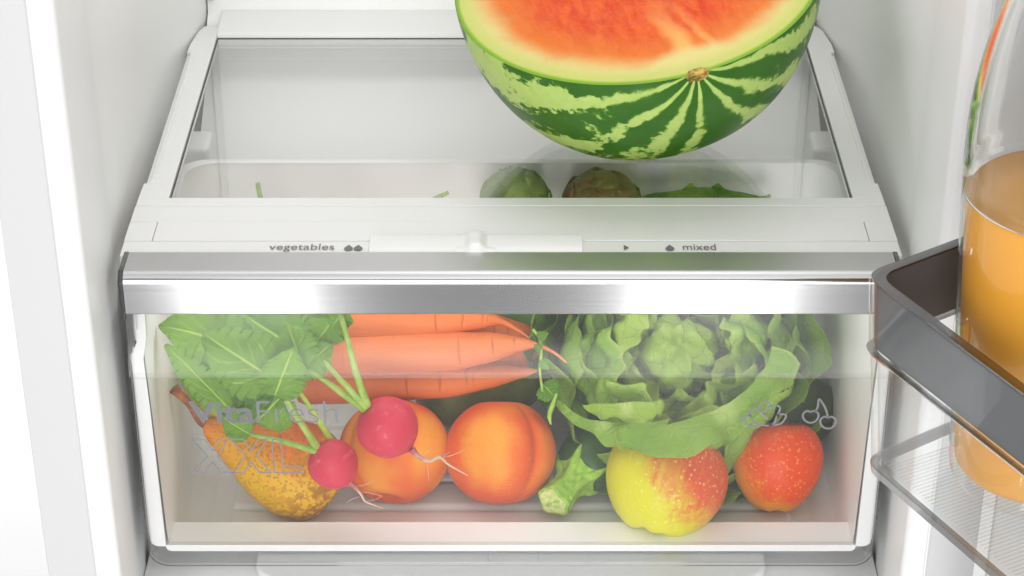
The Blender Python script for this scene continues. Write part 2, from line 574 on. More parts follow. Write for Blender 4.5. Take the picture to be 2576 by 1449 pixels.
# white bin
XW, YB = 0.2278, 0.186
levels = [(-0.0300, 0.0035), (-0.0312, -0.0005), (-0.0330, 0.0), (-0.110, 0.0018), (-0.195, 0.0034), (-0.2070, 0.0042), (-0.2080, 0.0044), (-0.212, 0.0050), (-0.220, 0.0085), (-0.2245, 0.0150), (-0.2252, 0.024)]
rc = 0.020


def upath(ins, z=0.0):
    a, b, r = XW - ins, YB - ins, rc
    y0 = -0.0205 if z > -0.2075 else 0.0018
    p = [(-a, y0), (-a, 0.03), (-a, 0.09), (-a, b - r)]
    p += [(x, y) for x, y in arc(-a + r, b - r, r, 180, 90, 8)][1:]
    p += [(-0.1, b), (0, b), (0.1, b)]
    p += [(x, y) for x, y in arc(a - r, b - r, r, 90, 0, 8)]
    p += [(a, 0.09), (a, 0.03), (a, y0)]
    return p


bv, bf = [], []
rows = []
for z, ins in levels:
    rows.append([len(bv) + i for i in range(len(upath(ins)))])
    bv += [(x, y, z) for x, y in upath(ins, z)]
for z, ins in levels[::-1]:
    if ins > 0.012:
        continue
    rows.append([len(bv) + i for i in range(len(upath(ins)))])
    bv += [(x, y, z + 0.0008) for x, y in upath(ins - 0.0022, z)]
for a, b in zip(rows[:-1], rows[1:]):
    for i in range(len(a) - 1):
        bf.append((a[i], a[i + 1], b[i + 1], b[i]))
a, b = rows[-1], rows[0]
for i in range(len(a) - 1):
    bf.append((a[i], a[i + 1], b[i + 1], b[i]))
mesh('bin_wall', bv, bf, M['bin'], drawer, angle=50)
bin_floor = box('bin_floor', -0.2135, 0.2135, 0.0036, 0.166, -0.2290, -0.2252, M['bin'], drawer, 0)
box('bin_ledge', -0.2268, 0.2268, -0.0185, 0.0035, -0.2105, -0.2058, M['bin'], drawer, 0.0008)
box('bin_step', -0.2150, 0.2150, 0.0018, 0.0034, -0.2290, -0.2106, M['bin'], drawer, 0)
for k in range(5):
    y0 = 0.0105 + 0.0325 * k
    box('floor_rib', -0.191, 0.191, y0, y0 + 0.0285, -0.2300, -0.2215 - 0.0001 * k, M['bin'], bin_floor, 0.0055)
for s in (-1, 1):
    # bright front edge of the bin seen through the clear panel
    st = [(s * x, z) for x, z in [(-0.2308, -0.0270), (-0.2308, -0.050), (-0.2352, -0.060), (-0.2356, -0.196)] + [(x, z) for x, z in arc(-0.2300, -0.2015, 0.0052, 180, 270, 6)] + [(-0.2255, -0.2067), (-0.2268, -0.1), (-0.2278, -0.062), (-0.2245, -0.046), (-0.2240, -0.0270)]]
    prism('bin_front_rim', st, 'y', -0.0222, -0.0190, M['rim'], drawer, angle=30)
bb = [(-0.2254, -0.2055), (0.2254, -0.2055)] + [(x, z) for x, z in arc(0.2218, -0.2068, 0.0036, 0, -90, 5)] + [(x, z) for x, z in arc(-0.2218, -0.2068, 0.0036, 270, 180, 5)]
prism('bin_front_rim', bb, 'y', -0.0224, -0.0190, M['rim'], drawer, angle=30)

# printed lettering and symbols on the clear panel
YP = -0.0275


def pz(x, y):
    q = at(x, y, Y=YP)
    return q.x, q.z


x0, z1 = pz(472, 1016)
x1, z0 = pz(640, 1064)
_v = text('lettering', 'Vita', x0, pz(643, 1064)[0], z0, pz(640, 1009)[1], M['print'], panel, 'y', YP, offset=0.026)
_v = text('lettering', 'Fresh', pz(648, 1064)[0], pz(850, 1064)[0], z0, pz(840, 1009)[1], M['print2'], panel, 'y', YP, offset=-0.012)


def poly_px(pts):
    return [pz(x, y) for x, y in pts]


LW = 0.0010
XA = [(483, 1105), (510, 1105), (534, 1136), (557, 1105), (585, 1105), (548, 1151), (573, 1190), (546, 1190), (527, 1160), (516, 1190), (489, 1190), (522, 1148)]
X1 = [(483, 1105), (514, 1105), (534, 1133), (551, 1105), (573, 1105), (547, 1147), (584, 1189), (556, 1189), (534, 1161), (516, 1189), (489, 1189), (521, 1147)]
ribbon('lettering', poly_px(X1), LW, M['print2'], panel, True, off=YP)
ribbon('lettering', poly_px([(x + 98, y) for x, y in X1]), LW, M['print2'], panel, True, off=YP)
ribbon('lettering', poly_px([(685, 1105), (707, 1105), (711, 1173), (757, 1173), (757, 1189), (690, 1189)]), LW, M['print2'], panel, True, off=YP)


def curve2(pts, sub=6, closed=False):
    P = [Vector((a, b, 0)) for a, b in pts]
    if closed:
        n = len(P)
        out = []
        for i in range(n):
            a, b, c, d = P[i - 1], P[i], P[(i + 1) % n], P[(i + 2) % n]
            for k in range(sub):
                t = k / sub
                q = 0.5 * ((2 * b) + (c - a) * t + (2 * a - 5 * b + 4 * c - d) * t * t + (3 * b - a - 3 * c + d) * t ** 3)
                out.append((q.x, q.y))
        return out
    return [(q.x, q.y) for q in smooth_path(P, sub)]


def zi(pts):  # positions measured in the 1200 px wide crop of the lettuce
    return [pz((2000 + x * 0.46584) / 1.49068, (1150 + y * 0.46584) / 1.49068) for x, y in pts]


IW = 0.00135
for pts in ([(1808, 828), (1818, 800), (1845, 772), (1872, 765), (1898, 775), (1912, 800)],
            [(1862, 868), (1872, 835), (1900, 808), (1940, 797), (1975, 800), (1985, 825), (1972, 860), (1955, 892), (1950, 915), (1935, 940), (1900, 956), (1840, 952), (1790, 935), (1762, 905), (1745, 870), (1752, 832), (1790, 828), (1840, 850), (1870, 880), (1885, 915)],
            [(1960, 878), (1990, 865), (2030, 870), (2030, 895), (2005, 930), (1980, 945), (1930, 955), (1900, 957)],
            [(1752, 880), (1720, 875), (1675, 893), (1680, 912), (1705, 920), (1730, 950), (1770, 966), (1815, 955)]):
    ribbon('lettuce_symbol', curve2(zi(pts)), IW, M['print2'], panel, False, off=YP)
for cx_, cy_ in ((2232, 885), (2372, 932)):
    loop = [(cx_, cy_ - 38), (cx_ + 28, cy_ - 46), (cx_ + 58, cy_ - 28), (cx_ + 62, cy_ + 2), (cx_ + 40, cy_ + 36), (cx_, cy_ + 50), (cx_ - 40, cy_ + 36), (cx_ - 62, cy_ + 2), (cx_ - 56, cy_ - 28), (cx_ - 28, cy_ - 46)]
    ribbon('cherry_symbol', curve2(zi(loop), 4, True), IW, M['print2'], panel, True, off=YP)
ribbon('cherry_symbol', curve2(zi([(2262, 852), (2288, 810), (2300, 745), (2340, 795), (2362, 850), (2370, 895)])), IW, M['print2'], panel, False, off=YP)

# ================================================================== food materials
SPEC = 0.22
def m_rind():
    g = G('watermelon rind')
    o = g.obj()
    warp = g.n('TexNoise', {'Vector': o, 'Scale': 16, 'Detail': 4, 'Roughness': 0.6}).outputs['Color']
    w2 = g.n('VectorMath', {0: warp, 1: (0.5, 0.5, 0.5)}, operation='SUBTRACT').outputs[0]
    x, y, z = g.sep(o)
    rad = g.math('SQRT', g.math('ADD', g.math('MULTIPLY', x, x), g.math('MULTIPLY', y, y)))
    amt = g.step(rad, 0.01, 0.10)
    wv = g.n('VectorMath', {0: w2, 'Scale': g.math('MULTIPLY', amt, 0.055)}, operation='SCALE').outputs[0]
    o2 = g.n('VectorMath', {0: o, 1: wv}, operation='ADD').outputs[0]
    x2, y2, z2 = g.sep(o2)
    th = g.math('ARCTAN2', y2, x2)
    cs = g.n('CombineXYZ', {0: g.math('COSINE', th), 1: g.math('SINE', th), 2: g.math('MULTIPLY', z, 1.5)}).outputs[0]
    wide = g.noise(cs, 1.7, 2)
    st = g.math('SINE', g.math('ADD', g.math('MULTIPLY', th, 13.0), g.math('MULTIPLY', wide, 5.0)))
    fine = g.noise(g.mapv(o2, (1, 1, 0.45)), 95, 4, 0.65)
    mot = g.noise(o, 24, 5, 0.65)
    val = g.math('ADD', st, g.math('MULTIPLY', g.math('SUBTRACT', fine, 0.5), g.math('MULTIPLY_ADD', amt, 4.0, 1.6)))
    val = g.math('ADD', val, g.math('MULTIPLY', g.math('SUBTRACT', g.noise(o, 190, 4, 0.7), 0.5), g.math('MULTIPLY', amt, 2.2)))
    val = g.math('ADD', val, g.math('MULTIPLY', g.math('SUBTRACT', mot, 0.46), g.math('MULTIPLY', amt, 8.0)))
    pale = g.step(val, 0.20, 0.80)
    dark = g.mix(g.noise(o, 60, 4), '#2c5c18', '#416f28')
    halo = g.step(val, -0.2, 0.7)
    dark = g.mix(g.math('MULTIPLY', halo, 0.7), dark, '#558a22')
    lite = g.mix(g.noise(o, 130, 4, 0.7), '#9cbc58', '#c0d47e')
    col = g.mix(pale, dark, lite)
    h = g.noise(o, 55, 3)
    return g.done(g.pbr(col, 0.33, Normal=g.bump(h, 0.08, 0.002)))


def m_flesh():
    g = G('watermelon flesh')
    u, v, _ = g.sep(g.uv())
    r = g.math('SQRT', g.math('ADD', g.math('MULTIPLY', u, u), g.math('MULTIPLY', v, v)))
    uv = g.n('CombineXYZ', {0: u, 1: v}).outputs[0]
    wob = g.math('MULTIPLY', g.math('SUBTRACT', g.noise(uv, 2.6, 4, 0.6), 0.5), 0.17)
    rr = g.math('ADD', r, wob)
    fib = g.noise(g.mapv(uv, (5, 16, 1)), 1.0, 5, 0.65, 0.6)
    cells = g.noise(uv, 42, 3, 0.7)
    flesh = g.mix(g.step(fib, 0.30, 0.70), '#d83a04', '#ea6420')
    flesh = g.mix(g.math('MULTIPLY', g.step(cells, 0.52, 0.75), 0.28), flesh, '#f0a070')
    flesh = g.mix(g.math('MULTIPLY', g.step(rr, 0.52, 0.80), 0.75), flesh, '#e8842e')
    # pale strands running from the stem through the heart
    vv = g.math('ADD', v, g.math('MULTIPLY', g.math('SUBTRACT', g.noise(uv, 3.5, 3), 0.5), 0.14))
    strand = g.math('SUBTRACT', 1.0, g.step(g.math('ABSOLUTE', vv), 0.012, 0.085))
    vv2 = g.math('ADD', g.math('MULTIPLY_ADD', u, -0.20, v), g.math('MULTIPLY', g.math('SUBTRACT', g.noise(uv, 5, 3), 0.5), 0.10))
    strand2 = g.math('SUBTRACT', 1.0, g.step(g.math('ABSOLUTE', vv2), 0.005, 0.04))
    sm = g.math('MULTIPLY', g.math('ADD', strand, g.math('MULTIPLY', strand2, 0.6), clamp=True), g.step(u, 0.15, 0.85))
    flesh = g.mix(g.math('MULTIPLY', sm, 0.75), flesh, '#f9c470')
    pale = g.mix(g.step(r, 0.84, 0.975), '#dfd385', '#c4cc66')
    pale = g.mix(g.math('MULTIPLY', g.noise(uv, 30, 3), 0.25), pale, '#e2dca0')
    du = g.math('SUBTRACT', u, 1.0)
    dst = g.math('SQRT', g.math('ADD', g.math('MULTIPLY', du, du), g.math('MULTIPLY', v, v)))
    rr2 = g.math('ADD', rr, g.math('MULTIPLY', g.math('SUBTRACT', 1.0, g.step(dst, 0.02, 0.34)), 0.16))
    col = g.mix(g.step(rr2, 0.74, 0.92), flesh, pale)
    col = g.mix(g.step(r, 0.968, 0.990), col, '#7fae2c')
    h = g.math('ADD', g.math('MULTIPLY', fib, 0.6), g.math('MULTIPLY', cells, 0.4))
    rough = g.math('MULTIPLY_ADD', cells, 0.25, 0.28)
    return g.done(g.pbr(col, rough, Normal=g.bump(h, 0.35, 0.002)))


def m_apple(name, ax_w, sp_w, under, over, deep, blush_dir, lo, hi, dots='#f3dd86', dscale=240.0, tip='#d9b93a'):
    g = G(name)
    o = g.obj()
    x, y, z = g.sep(o)
    blush_dir = tuple(rot_to(ax_w, sp_w).inverted() @ Vector(blush_dir).normalized())
    nrm = g.n('VectorMath', {0: o}, operation='NORMALIZE').outputs[0]
    d = g.n('VectorMath', {0: nrm, 1: blush_dir}, operation='DOT_PRODUCT').outputs[1]
    st = g.noise(g.mapv(nrm, (7, 7, 1.1)), 1.6, 5, 0.7)
    patch = g.noise(nrm, 2.2, 3)
    v = g.math('ADD', d, g.math('ADD', g.math('MULTIPLY', g.math('SUBTRACT', st, 0.5), 1.0), g.math('MULTIPLY', g.math('SUBTRACT', patch, 0.5), 0.8)))
    f = g.step(v, lo, hi)
    red = g.mix(g.noise(g.mapv(nrm, (14, 14, 2)), 1.5, 4, 0.7), over, deep)
    col = g.mix(f, under, red)
    grain = g.noise(o, 420, 2)
    col = g.mix(g.math('MULTIPLY', g.step(grain, 0.55, 0.8), 0.22), col, under)
    vo = g.n('TexVoronoi', {'Vector': o, 'Scale': dscale, 'Randomness': 1.0})
    keep = g.step(g.sep(vo.outputs['Color'])[0], 0.22, 0.3)
    size = g.math('MULTIPLY_ADD', g.sep(vo.outputs['Color'])[1], 0.22, 0.15)
    dot = g.math('MULTIPLY', g.math('LESS_THAN', vo.outputs['Distance'], size), keep)
    col = g.mix(g.math('MULTIPLY', dot, 0.45), col, dots)
    nz = g.sep(nrm)[2]
    col = g.mix(g.math('MULTIPLY', g.step(nz, -0.72, -0.98), 0.85), col, tip)
    h = g.noise(o, 160, 3)
    return g.done(g.pbr(col, 0.34, Normal=g.bump(h, 0.06, 0.001)))


def m_peach(name, seed):
    g = G(name)
    o = g.mapv(g.obj(), (1, 1, 1), (0, 0, 0), (seed, seed * 0.3, 0))
    nrm = g.n('VectorMath', {0: g.obj()}, operation='NORMALIZE').outputs[0]
    big = g.noise(g.mapv(nrm, (1.0, 1.0, 0.5), loc=(seed, 2 * seed, 0)), 0.95, 2, 0.45)
    fine = g.noise(o, 230, 4, 0.6)
    base = g.mix(g.noise(nrm, 2.4, 3), '#e48a26', '#ea9e36')
    red = g.mix(fine, '#d64810', '#e0622a')
    v = g.math('ADD', big, g.math('MULTIPLY', g.math('SUBTRACT', fine, 0.5), 0.12))
    col = g.mix(g.step(v, 0.32, 0.60), base, red)
    pore = g.step(g.noise(g.obj(), 330, 3, 0.7), 0.60, 0.72)
    col = g.mix(g.math('MULTIPLY', pore, 0.22), col, '#f3c07a')
    blot = g.step(g.noise(o, 70, 4, 0.7), 0.60, 0.70)
    col = g.mix(g.math('MULTIPLY', blot, 0.25), col, '#b8441a')
    return g.done(g.pbr(col, 0.60, Normal=g.bump(fine, 0.06, 0.0008), **{'Sheen Weight': 0.05, 'Sheen Roughness': 0.5}))


def m_pear():
    g = G('pear skin')
    o = g.obj()
    x, y, z = g.sep(o)
    n1 = g.noise(o, 26, 3)
    blush = g.math('ADD', g.math('ADD', g.math('MULTIPLY', x, 13.0), g.math('MULTIPLY', z, 7.0)), g.math('MULTIPLY', g.math('SUBTRACT', n1, 0.5), 1.1))
    col = g.mix(g.step(blush, -0.15, 0.80), '#d6a412', '#e85a12')
    neck = g.step(z, 0.030, 0.078)
    col = g.mix(g.math('MULTIPLY', neck, 0.7), col, '#d9861f')
    sp = g.n('TexVoronoi', {'Vector': o, 'Scale': 430.0})
    dots = g.math('MULTIPLY', g.math('LESS_THAN', sp.outputs['Distance'], 0.40), g.step(g.sep(sp.outputs['Color'])[0], 0.35, 0.45))
    col = g.mix(g.math('MULTIPLY', dots, 0.5), col, '#8a5a1c')
    rus = g.math('ADD', g.noise(o, 190, 3, 0.6), g.math('MULTIPLY', g.math('SUBTRACT', g.noise(o, 40, 3), 0.5), 0.7))
    rz = g.step(z, 0.020, -0.022)
    rusf = g.math('MULTIPLY', g.step(rus, 0.44, 0.54), g.math('MULTIPLY_ADD', rz, 0.70, 0.12))
    col = g.mix(rusf, col, '#93571a')
    return g.done(g.pbr(col, 0.42, Normal=g.bump(rus, 0.10, 0.001)))


def m_radish():
    g = G('radish skin')
    o = g.obj()
    n1 = g.noise(o, 40, 4)
    n2 = g.noise(g.mapv(o, (1, 1, 2.2)), 190, 4, 0.7)
    col = g.mix(n1, '#c2263e', '#d83e54')
    col = g.mix(g.math('MULTIPLY', g.step(n2, 0.56, 0.74), 0.55), col, '#e77a86')
    n3 = g.noise(g.mapv(o, (1, 1, 2.0)), 95, 4, 0.65)
    col = g.mix(g.math('MULTIPLY', g.step(n3, 0.58, 0.70), 0.35), col, '#e38a94')
    return g.done(g.pbr(col, 0.42, Normal=g.bump(n2, 0.25, 0.001)))


def m_root():
    g = G('radish root')
    u = g.sep(g.uv())[0]
    n1 = g.noise(g.obj(), 260, 3)
    col = g.mix(g.step(g.math('ADD', u, g.math('MULTIPLY', g.math('SUBTRACT', n1, 0.5), 0.5)), 0.05, 0.45), '#b05a62', '#cdb79c')
    return g.done(g.pbr(col, 0.6))


def m_leaf(name, dark, mid, vein, trans=0.22, rough=0.42):
    """leaf blade: UV u along the midrib, v from -1 to 1 across"""
    g = G(name)
    u, v, _ = g.sep(g.uv())
    o = g.obj()
    av = g.math('ABSOLUTE', v)
    wob = g.math('MULTIPLY', g.math('SUBTRACT', g.noise(o, 60, 2), 0.5), 0.16)
    mid_r = g.math('SUBTRACT', 1.0, g.step(av, 0.018, 0.055))
    lat = g.math('FRACT', g.math('ADD', g.math('MULTIPLY_ADD', av, -0.42, u), wob))
    lat = g.math('MULTIPLY', g.math('ADD', u, g.math('MULTIPLY_ADD', av, -0.42, wob)), 5.5)
    lat = g.math('ABSOLUTE', g.math('SUBTRACT', g.math('FRACT', lat), 0.5))
    lat_r = g.math('MULTIPLY', g.math('SUBTRACT', 1.0, g.step(lat, 0.012, 0.05)), g.step(av, 1.05, 0.7))
    net = g.n('TexVoronoi', {'Vector': o, 'Scale': 210.0}, feature='DISTANCE_TO_EDGE').outputs['Distance']
    net_r = g.math('SUBTRACT', 1.0, g.step(net, 0.0, 0.10))
    col = g.mix(g.noise(o, 45, 4), dark, mid)
    col = g.mix(g.math('MULTIPLY', net_r, 0.10), col, vein)
    vn = g.math('MAXIMUM', mid_r, g.math('MULTIPLY', lat_r, 0.75))
    col = g.mix(g.math('MULTIPLY', vn, 0.9), col, vein)
    h = g.math('ADD', g.math('ADD', g.math('MULTIPLY', vn, -0.5), g.math('MULTIPLY', net_r, -0.15)), g.math('MULTIPLY', g.noise(o, 90, 3), 0.7))
    p = g.pbr(col, rough, Normal=g.bump(h, 0.5, 0.0016))
    tr = g.n('BsdfTranslucent', {'Color': g.mix(0.5, col, '#9ccc3a')}).outputs[0]
    return g.done(g.n('MixShader', {0: trans, 1: p, 2: tr}).outputs[0])


def m_lettuce(name, a, b, vein):
    g = G(name)
    u, v, _ = g.sep(g.uv())
    o = g.obj()
    av = g.math('ABSOLUTE', v)
    rib = g.math('MULTIPLY', g.math('SUBTRACT', 1.0, g.step(g.math('ADD', av, g.math('MULTIPLY', u, 0.16)), 0.05, 0.26)), g.step(u, 0.9, 0.2))
    n1 = g.noise(o, 28, 4, 0.6)
    net = g.n('TexVoronoi', {'Vector': g.n('VectorMath', {0: o, 1: g.n('VectorMath', {0: g.n('TexNoise', {'Vector': o, 'Scale': 50.0}).outputs['Color'], 'Scale': 0.012}, operation='SCALE').outputs[0]}, operation='ADD').outputs[0], 'Scale': 75.0}, feature='DISTANCE_TO_EDGE').outputs['Distance']
    net_r = g.math('SUBTRACT', 1.0, g.step(net, 0.0, 0.07))
    tip = g.step(u, 0.55, 1.0)
    col = g.mix(g.math('ADD', g.math('MULTIPLY', n1, 0.75), g.math('MULTIPLY', tip, 0.25)), a, b)
    col = g.mix(g.math('MULTIPLY', net_r, 0.20), col, vein)
    col = g.mix(g.math('MULTIPLY', rib, 0.55), col, vein)
    edge = g.math('MAXIMUM', g.step(av, 0.955, 1.0), g.step(u, 0.972, 1.0))
    col = g.mix(g.math('MULTIPLY', edge, 0.5), col, '#c3d66a')
    h = g.math('ADD', g.math('MULTIPLY', net_r, -0.25), g.noise(o, 70, 3))
    p = g.pbr(col, 0.36, Normal=g.bump(h, 0.6, 0.005))
    tr = g.n('BsdfTranslucent', {'Color': g.mix(0.5, col, '#a8d040')}).outputs[0]
    return g.done(g.n('MixShader', {0: 0.25, 1: p, 2: tr}).outputs[0])


def m_carrot():
    g = G('carrot skin')
    u, v, _ = g.sep(g.uv())
    o = g.obj()
    n1 = g.noise(g.mapv(o, (9, 60, 60)), 1.0, 4, 0.6)
    col = g.mix(n1, '#cf5e28', '#e88a50')
    ringv = g.noise(g.n('CombineXYZ', {0: g.math('MULTIPLY', u, 55.0), 1: g.math('MULTIPLY', v, 2.0)}).outputs[0], 1.0, 2)
    ring = g.step(ringv, 0.62, 0.72)
    col = g.mix(g.math('MULTIPLY', ring, 0.45), col, '#a8451c')
    scr = g.step(g.noise(g.mapv(o, (300, 60, 60), (0, 0, 0.5)), 1.0, 3, 0.6), 0.66, 0.74)
    col = g.mix(g.math('MULTIPLY', scr, 0.4), col, '#f8bd92')
    col = g.mix(g.step(u, 0.80, 1.0), col, '#f2935f')
    h = g.math('ADD', g.math('MULTIPLY', ring, -0.7), g.math('MULTIPLY', n1, 0.5))
    return g.done(g.pbr(col, 0.46, Normal=g.bump(h, 0.35, 0.0015)))


def m_simple(name, a, b, scale, rough=0.4, bump=0.1, detail=4, **k):
    g = G(name)
    o = g.obj()
    n1 = g.noise(o, scale, detail, 0.6)
    return g.done(g.pbr(g.mix(g.step(n1, 0.3, 0.7), a, b), rough, Normal=g.bump(n1, bump, 0.001), **k))


def m_zucchini():
    g = G('zucchini skin')
    o = g.obj()
    fl = g.step(g.noise(g.mapv(o, (1, 1, 0.35)), 330, 3, 0.6), 0.60, 0.72)
    x, y, z = g.sep(o)
    th = g.math('ARCTAN2', y, x)
    stp = g.step(g.math('ADD', g.math('COSINE', g.math('MULTIPLY', th, 5.0)), g.math('MULTIPLY', g.noise(o, 60, 3), 0.6)), 1.0, 1.35)
    col = g.mix(g.noise(o, 35, 3), '#2a4a1e', '#3c5c2a')
    col = g.mix(g.math('MULTIPLY', fl, g.math('MULTIPLY_ADD', stp, 0.5, 0.15)), col, '#7a9648')
    return g.done(g.pbr(col, 0.30, Normal=g.bump(fl, 0.08, 0.0006)))


M['stem'] = m_simple('stem green', '#86a83c', '#a9c465', 120, 0.4, 0.15)
M['stem_y'] = m_simple('stem yellow green', '#8fae2a', '#b0c548', 120, 0.4, 0.15)
M['wood'] = m_simple('woody stem', '#5e2f12', '#a8622a', 150, 0.55, 0.4)
M['scar'] = m_simple('dry stem scar', '#4a3718', '#d6b460', 220, 0.7, 0.6)
M['rleaf'] = m_leaf('radish leaf', '#54881e', '#84b23a', '#c4e258')
M['rleaf2'] = m_leaf('radish leaf dark', '#44741c', '#659830', '#aed048')
M['carrot'] = m_carrot()
M['root'] = m_root()


def profile(n, fn):
    return [fn(PI * k / n) for k in range(n + 1)]


# ================================================================== watermelon half
mc, mr = Vector((0.0818, 0.1556, 0.1194)), 0.1194
mn = Vector((-0.1278, -0.1821, 0.9749)).normalized()
sd = Vector((0.261, -0.9617, -0.0841))
sd = (sd - mn * sd.dot(mn)).normalized()
melon = thing('watermelon_half', 'halved striped watermelon resting cut side up on the glass shelf', 'watermelon', (mc.x, mc.y, 0))
my = mn.cross(sd)
# local frame: z = stem axis, y = cut plane normal
MM = Matrix((( my.x, mn.x, sd.x, 0), (my.y, mn.y, sd.y, 0), (my.z, mn.z, sd.z, 0), (0, 0, 0, 1)))
MM = Matrix.Translation(mc) @ MM
v, f = [], []
NT, NP = 72, 72
for i in range(NT + 1):            # around the stem axis, from one rim to the other
    th = PI + PI * i / NT
    for k in range(NP + 1):
        ph = PI * k / NP
        rr = mr * (1 + 0.004 * math.sin(5 * th) * math.sin(ph)) - 0.0030 * math.exp(-(ph / 0.09) ** 2)
        v.append((rr * math.sin(ph) * math.cos(th), rr * math.sin(ph) * math.sin(th), rr * math.cos(ph)))
for i in range(NT):
    for k in range(NP):
        a = i * (NP + 1) + k
        f.append((a, a + 1, a + NP + 2, a + NP + 1))
mesh('rind', v, f, m_rind(), melon, mw=MM)
v, f, uv = [], [], []
NR, NA = 60, 120
for j in range(NR + 1):
    r = max(1e-4, j / NR)
    for i in range(NA):
        a = 2 * PI * i / NA
        lx, lz = r * math.sin(a), r * math.cos(a)
        h = 0.0014 * noise.noise(Vector((lx * 3.2, lz * 3.2, 1.7))) * (1 - r ** 8) + 0.0006 * noise.noise(Vector((lx * 14, lz * 14, 4.1))) * (1 - r ** 8)
        if r > 0.97:
            h -= 0.0008 * (r - 0.97) / 0.03
        v.append((lx * mr * 0.9985, h + 0.0006, lz * mr * 0.9985))
        uv.append((lz, lx))
for j in range(NR):
    for i in range(NA):
        k = (i + 1) % NA
        f.append((j * NA + i, j * NA + k, (j + 1) * NA + k, (j + 1) * NA + i))
mesh('flesh', v, f, m_flesh(), melon, uv=uv, mw=MM)
# dried stem scar on the rim
v, f = lathe(profile(10, lambda p: (0.0062 * math.sin(p), 0.0030 * math.cos(p))), 20,
             lambda th, k, r, z: (r * (1 + 0.3 * noise.noise(Vector((math.cos(th) * 2, math.sin(th) * 2, k * 4)))), z + 0.0009 * noise.noise(Vector((math.cos(th) * 3, math.sin(th) * 3, k * 5)))))
mesh('stem_scar', v, f, M['scar'], melon, mw=MM @ Matrix.Translation((0, -0.0022, mr - 0.0022)) @ Matrix.Diagonal((1.3, 0.7, 1, 1)))

# ================================================================== apples
def apple_prof(taper, squat):
    def fn(p):
        r = math.sin(p) * (1 + taper * math.cos(p))
        z = math.cos(p) * squat - 0.34 * math.exp(-(p / 0.36) ** 2) + 0.20 * math.exp(-((PI - p) / 0.30) ** 2)
        return r, z
    return profile(48, fn)


def apple(name_mat, c, R, taper, squat, axis, spin, label, stem=True):
    a = thing('apple', label, 'apple', (c.x, c.y, c.z - R), 'apples behind the clear panel')
    v, f = lathe([(r * R, z * R) for r, z in apple_prof(taper, squat)], 64,
                 lambda th, k, r, z: (r * (1 + 0.030 * k ** 3 * math.cos(5 * th) + 0.018 * math.sin(2 * th + 1)), z + 0.05 * R * k ** 6 * math.cos(5 * th) * min(1, r / R * 3)))
    mw = Matrix.Translation(c) @ rot_to(axis, spin)
    mesh('skin', v, f, name_mat, a, mw=mw)
    top = R * squat - 0.34 * R
    p = [mw @ Vector(q) for q in ((0, 0, top - 0.002), (0.0006, 0, top + 0.006), (0.002, 0.001, top + 0.014))]
    tube('stem', p, [0.0009, 0.0008, 0.0012], M['wood'], a, 8, 4)
    return a


ap1 = m_apple('apple skin yellow', (0.30, 0.62, 0.72), 0.3, '#d0cc1e', '#df6a2c', '#cc342a', (0.75, -0.10, 0.60), -0.10, 0.75, '#efdc80', 360.0, '#d3d03a')
ap2 = m_apple('apple skin red', (0.05, 0.50, 0.86), 1.1, '#e69a10', '#e65408', '#cf2e06', (0.35, -0.5, 0.50), -0.50, 0.75, '#f2b050', 400.0, '#eda81a')
apple(ap1, Vector((0.1028, 0.0175, -0.1832)), 0.0405, 0.10, 0.98, (0.30, 0.62, 0.72), 0.3, 'yellow green apple with red blush under the lettuce leaf')
apple(ap2, Vector((0.1800, 0.0470, -0.1905)), 0.0315, 0.19, 1.08, (0.05, 0.50, 0.86), 1.1, 'speckled orange red apple below the cherry symbol')

# ================================================================== peaches
def peach(c, R, axis, spin, label, seed):
    a = thing('peach', label, 'peach', (c.x, c.y, c.z - R), 'peaches in the drawer')

    def fn(th, k, r, z):
        d = (th + PI) % (2 * PI) - PI
        cre = math.exp(-(d / 0.10) ** 2) * math.sin(PI * min(1, k * 1.02)) ** 0.4
        side = 0.035 * math.exp(-((abs(d) - 0.45) / 0.4) ** 2)
        return r * (1 - 0.075 * cre + side * math.sin(PI * k)), z
    pr = profile(56, lambda p: (R * math.sin(p), R * (0.97 * math.cos(p) - 0.22 * math.exp(-(p / 0.22) ** 2) + 0.03 * math.cos(p) ** 9 * (p > 1.57) * -1)))
    v, f = lathe(pr, 96, fn)
    mw = Matrix.Translation(c) @ rot_to(axis, spin)
    mesh('skin', v, f, m_peach('peach skin', seed), a, mw=mw)
    p = [mw @ Vector((0, 0, R * 0.74)), mw @ Vector((0.0004, 0, R * 0.80)), mw @ Vector((0.001, 0.0005, R * 0.83))]
    tube('stem', p, [0.0016, 0.0014, 0.0011], M['wood'], a, 8, 3)
    return a


peach(Vector((-0.0784, 0.0556, -0.1849)), 0.0372, (-0.15, -0.75, -0.62), 2.2, 'peach behind the large radish with its stem dent showing', 1.3)
peach(Vector((-0.0073, 0.0534, -0.1845)), 0.0376, (0.0, 0.60, 0.80), -0.85, 'peach with deep crease between large radish root and zucchini', 4.1)

# ================================================================== pear
pear = thing('pear', 'speckled yellow orange pear with brown stem under radish leaves', 'pear', (-0.150, 0.040, -0.2222))
pb = Vector((-0.1450, 0.0400, -0.1895))
pt = at(516, 1066, Y=0.044)
ax = (pt - pb).normalized()
PH = (pt - pb).length
pp = [(0.0004, PH), (0.0030, PH), (0.0062, PH * 0.965), (0.0098, PH * 0.88), (0.0142, PH * 0.74), (0.0185, PH * 0.60), (0.0238, PH * 0.45), (0.0285, PH * 0.28), (0.0312, PH * 0.10), (0.0322, -0.002), (0.0308, -0.012), (0.0270, -0.021), (0.0205, -0.0275), (0.0120, -0.0300), (0.0050, -0.0285), (0.0003, -0.0265)]


def pear_fn(th, k, r, z):
    return r * (1 + 0.045 * math.sin(2 * th + 0.6) + 0.03 * math.sin(3 * th) * k), z + 0.0012 * math.sin(2 * th) * k


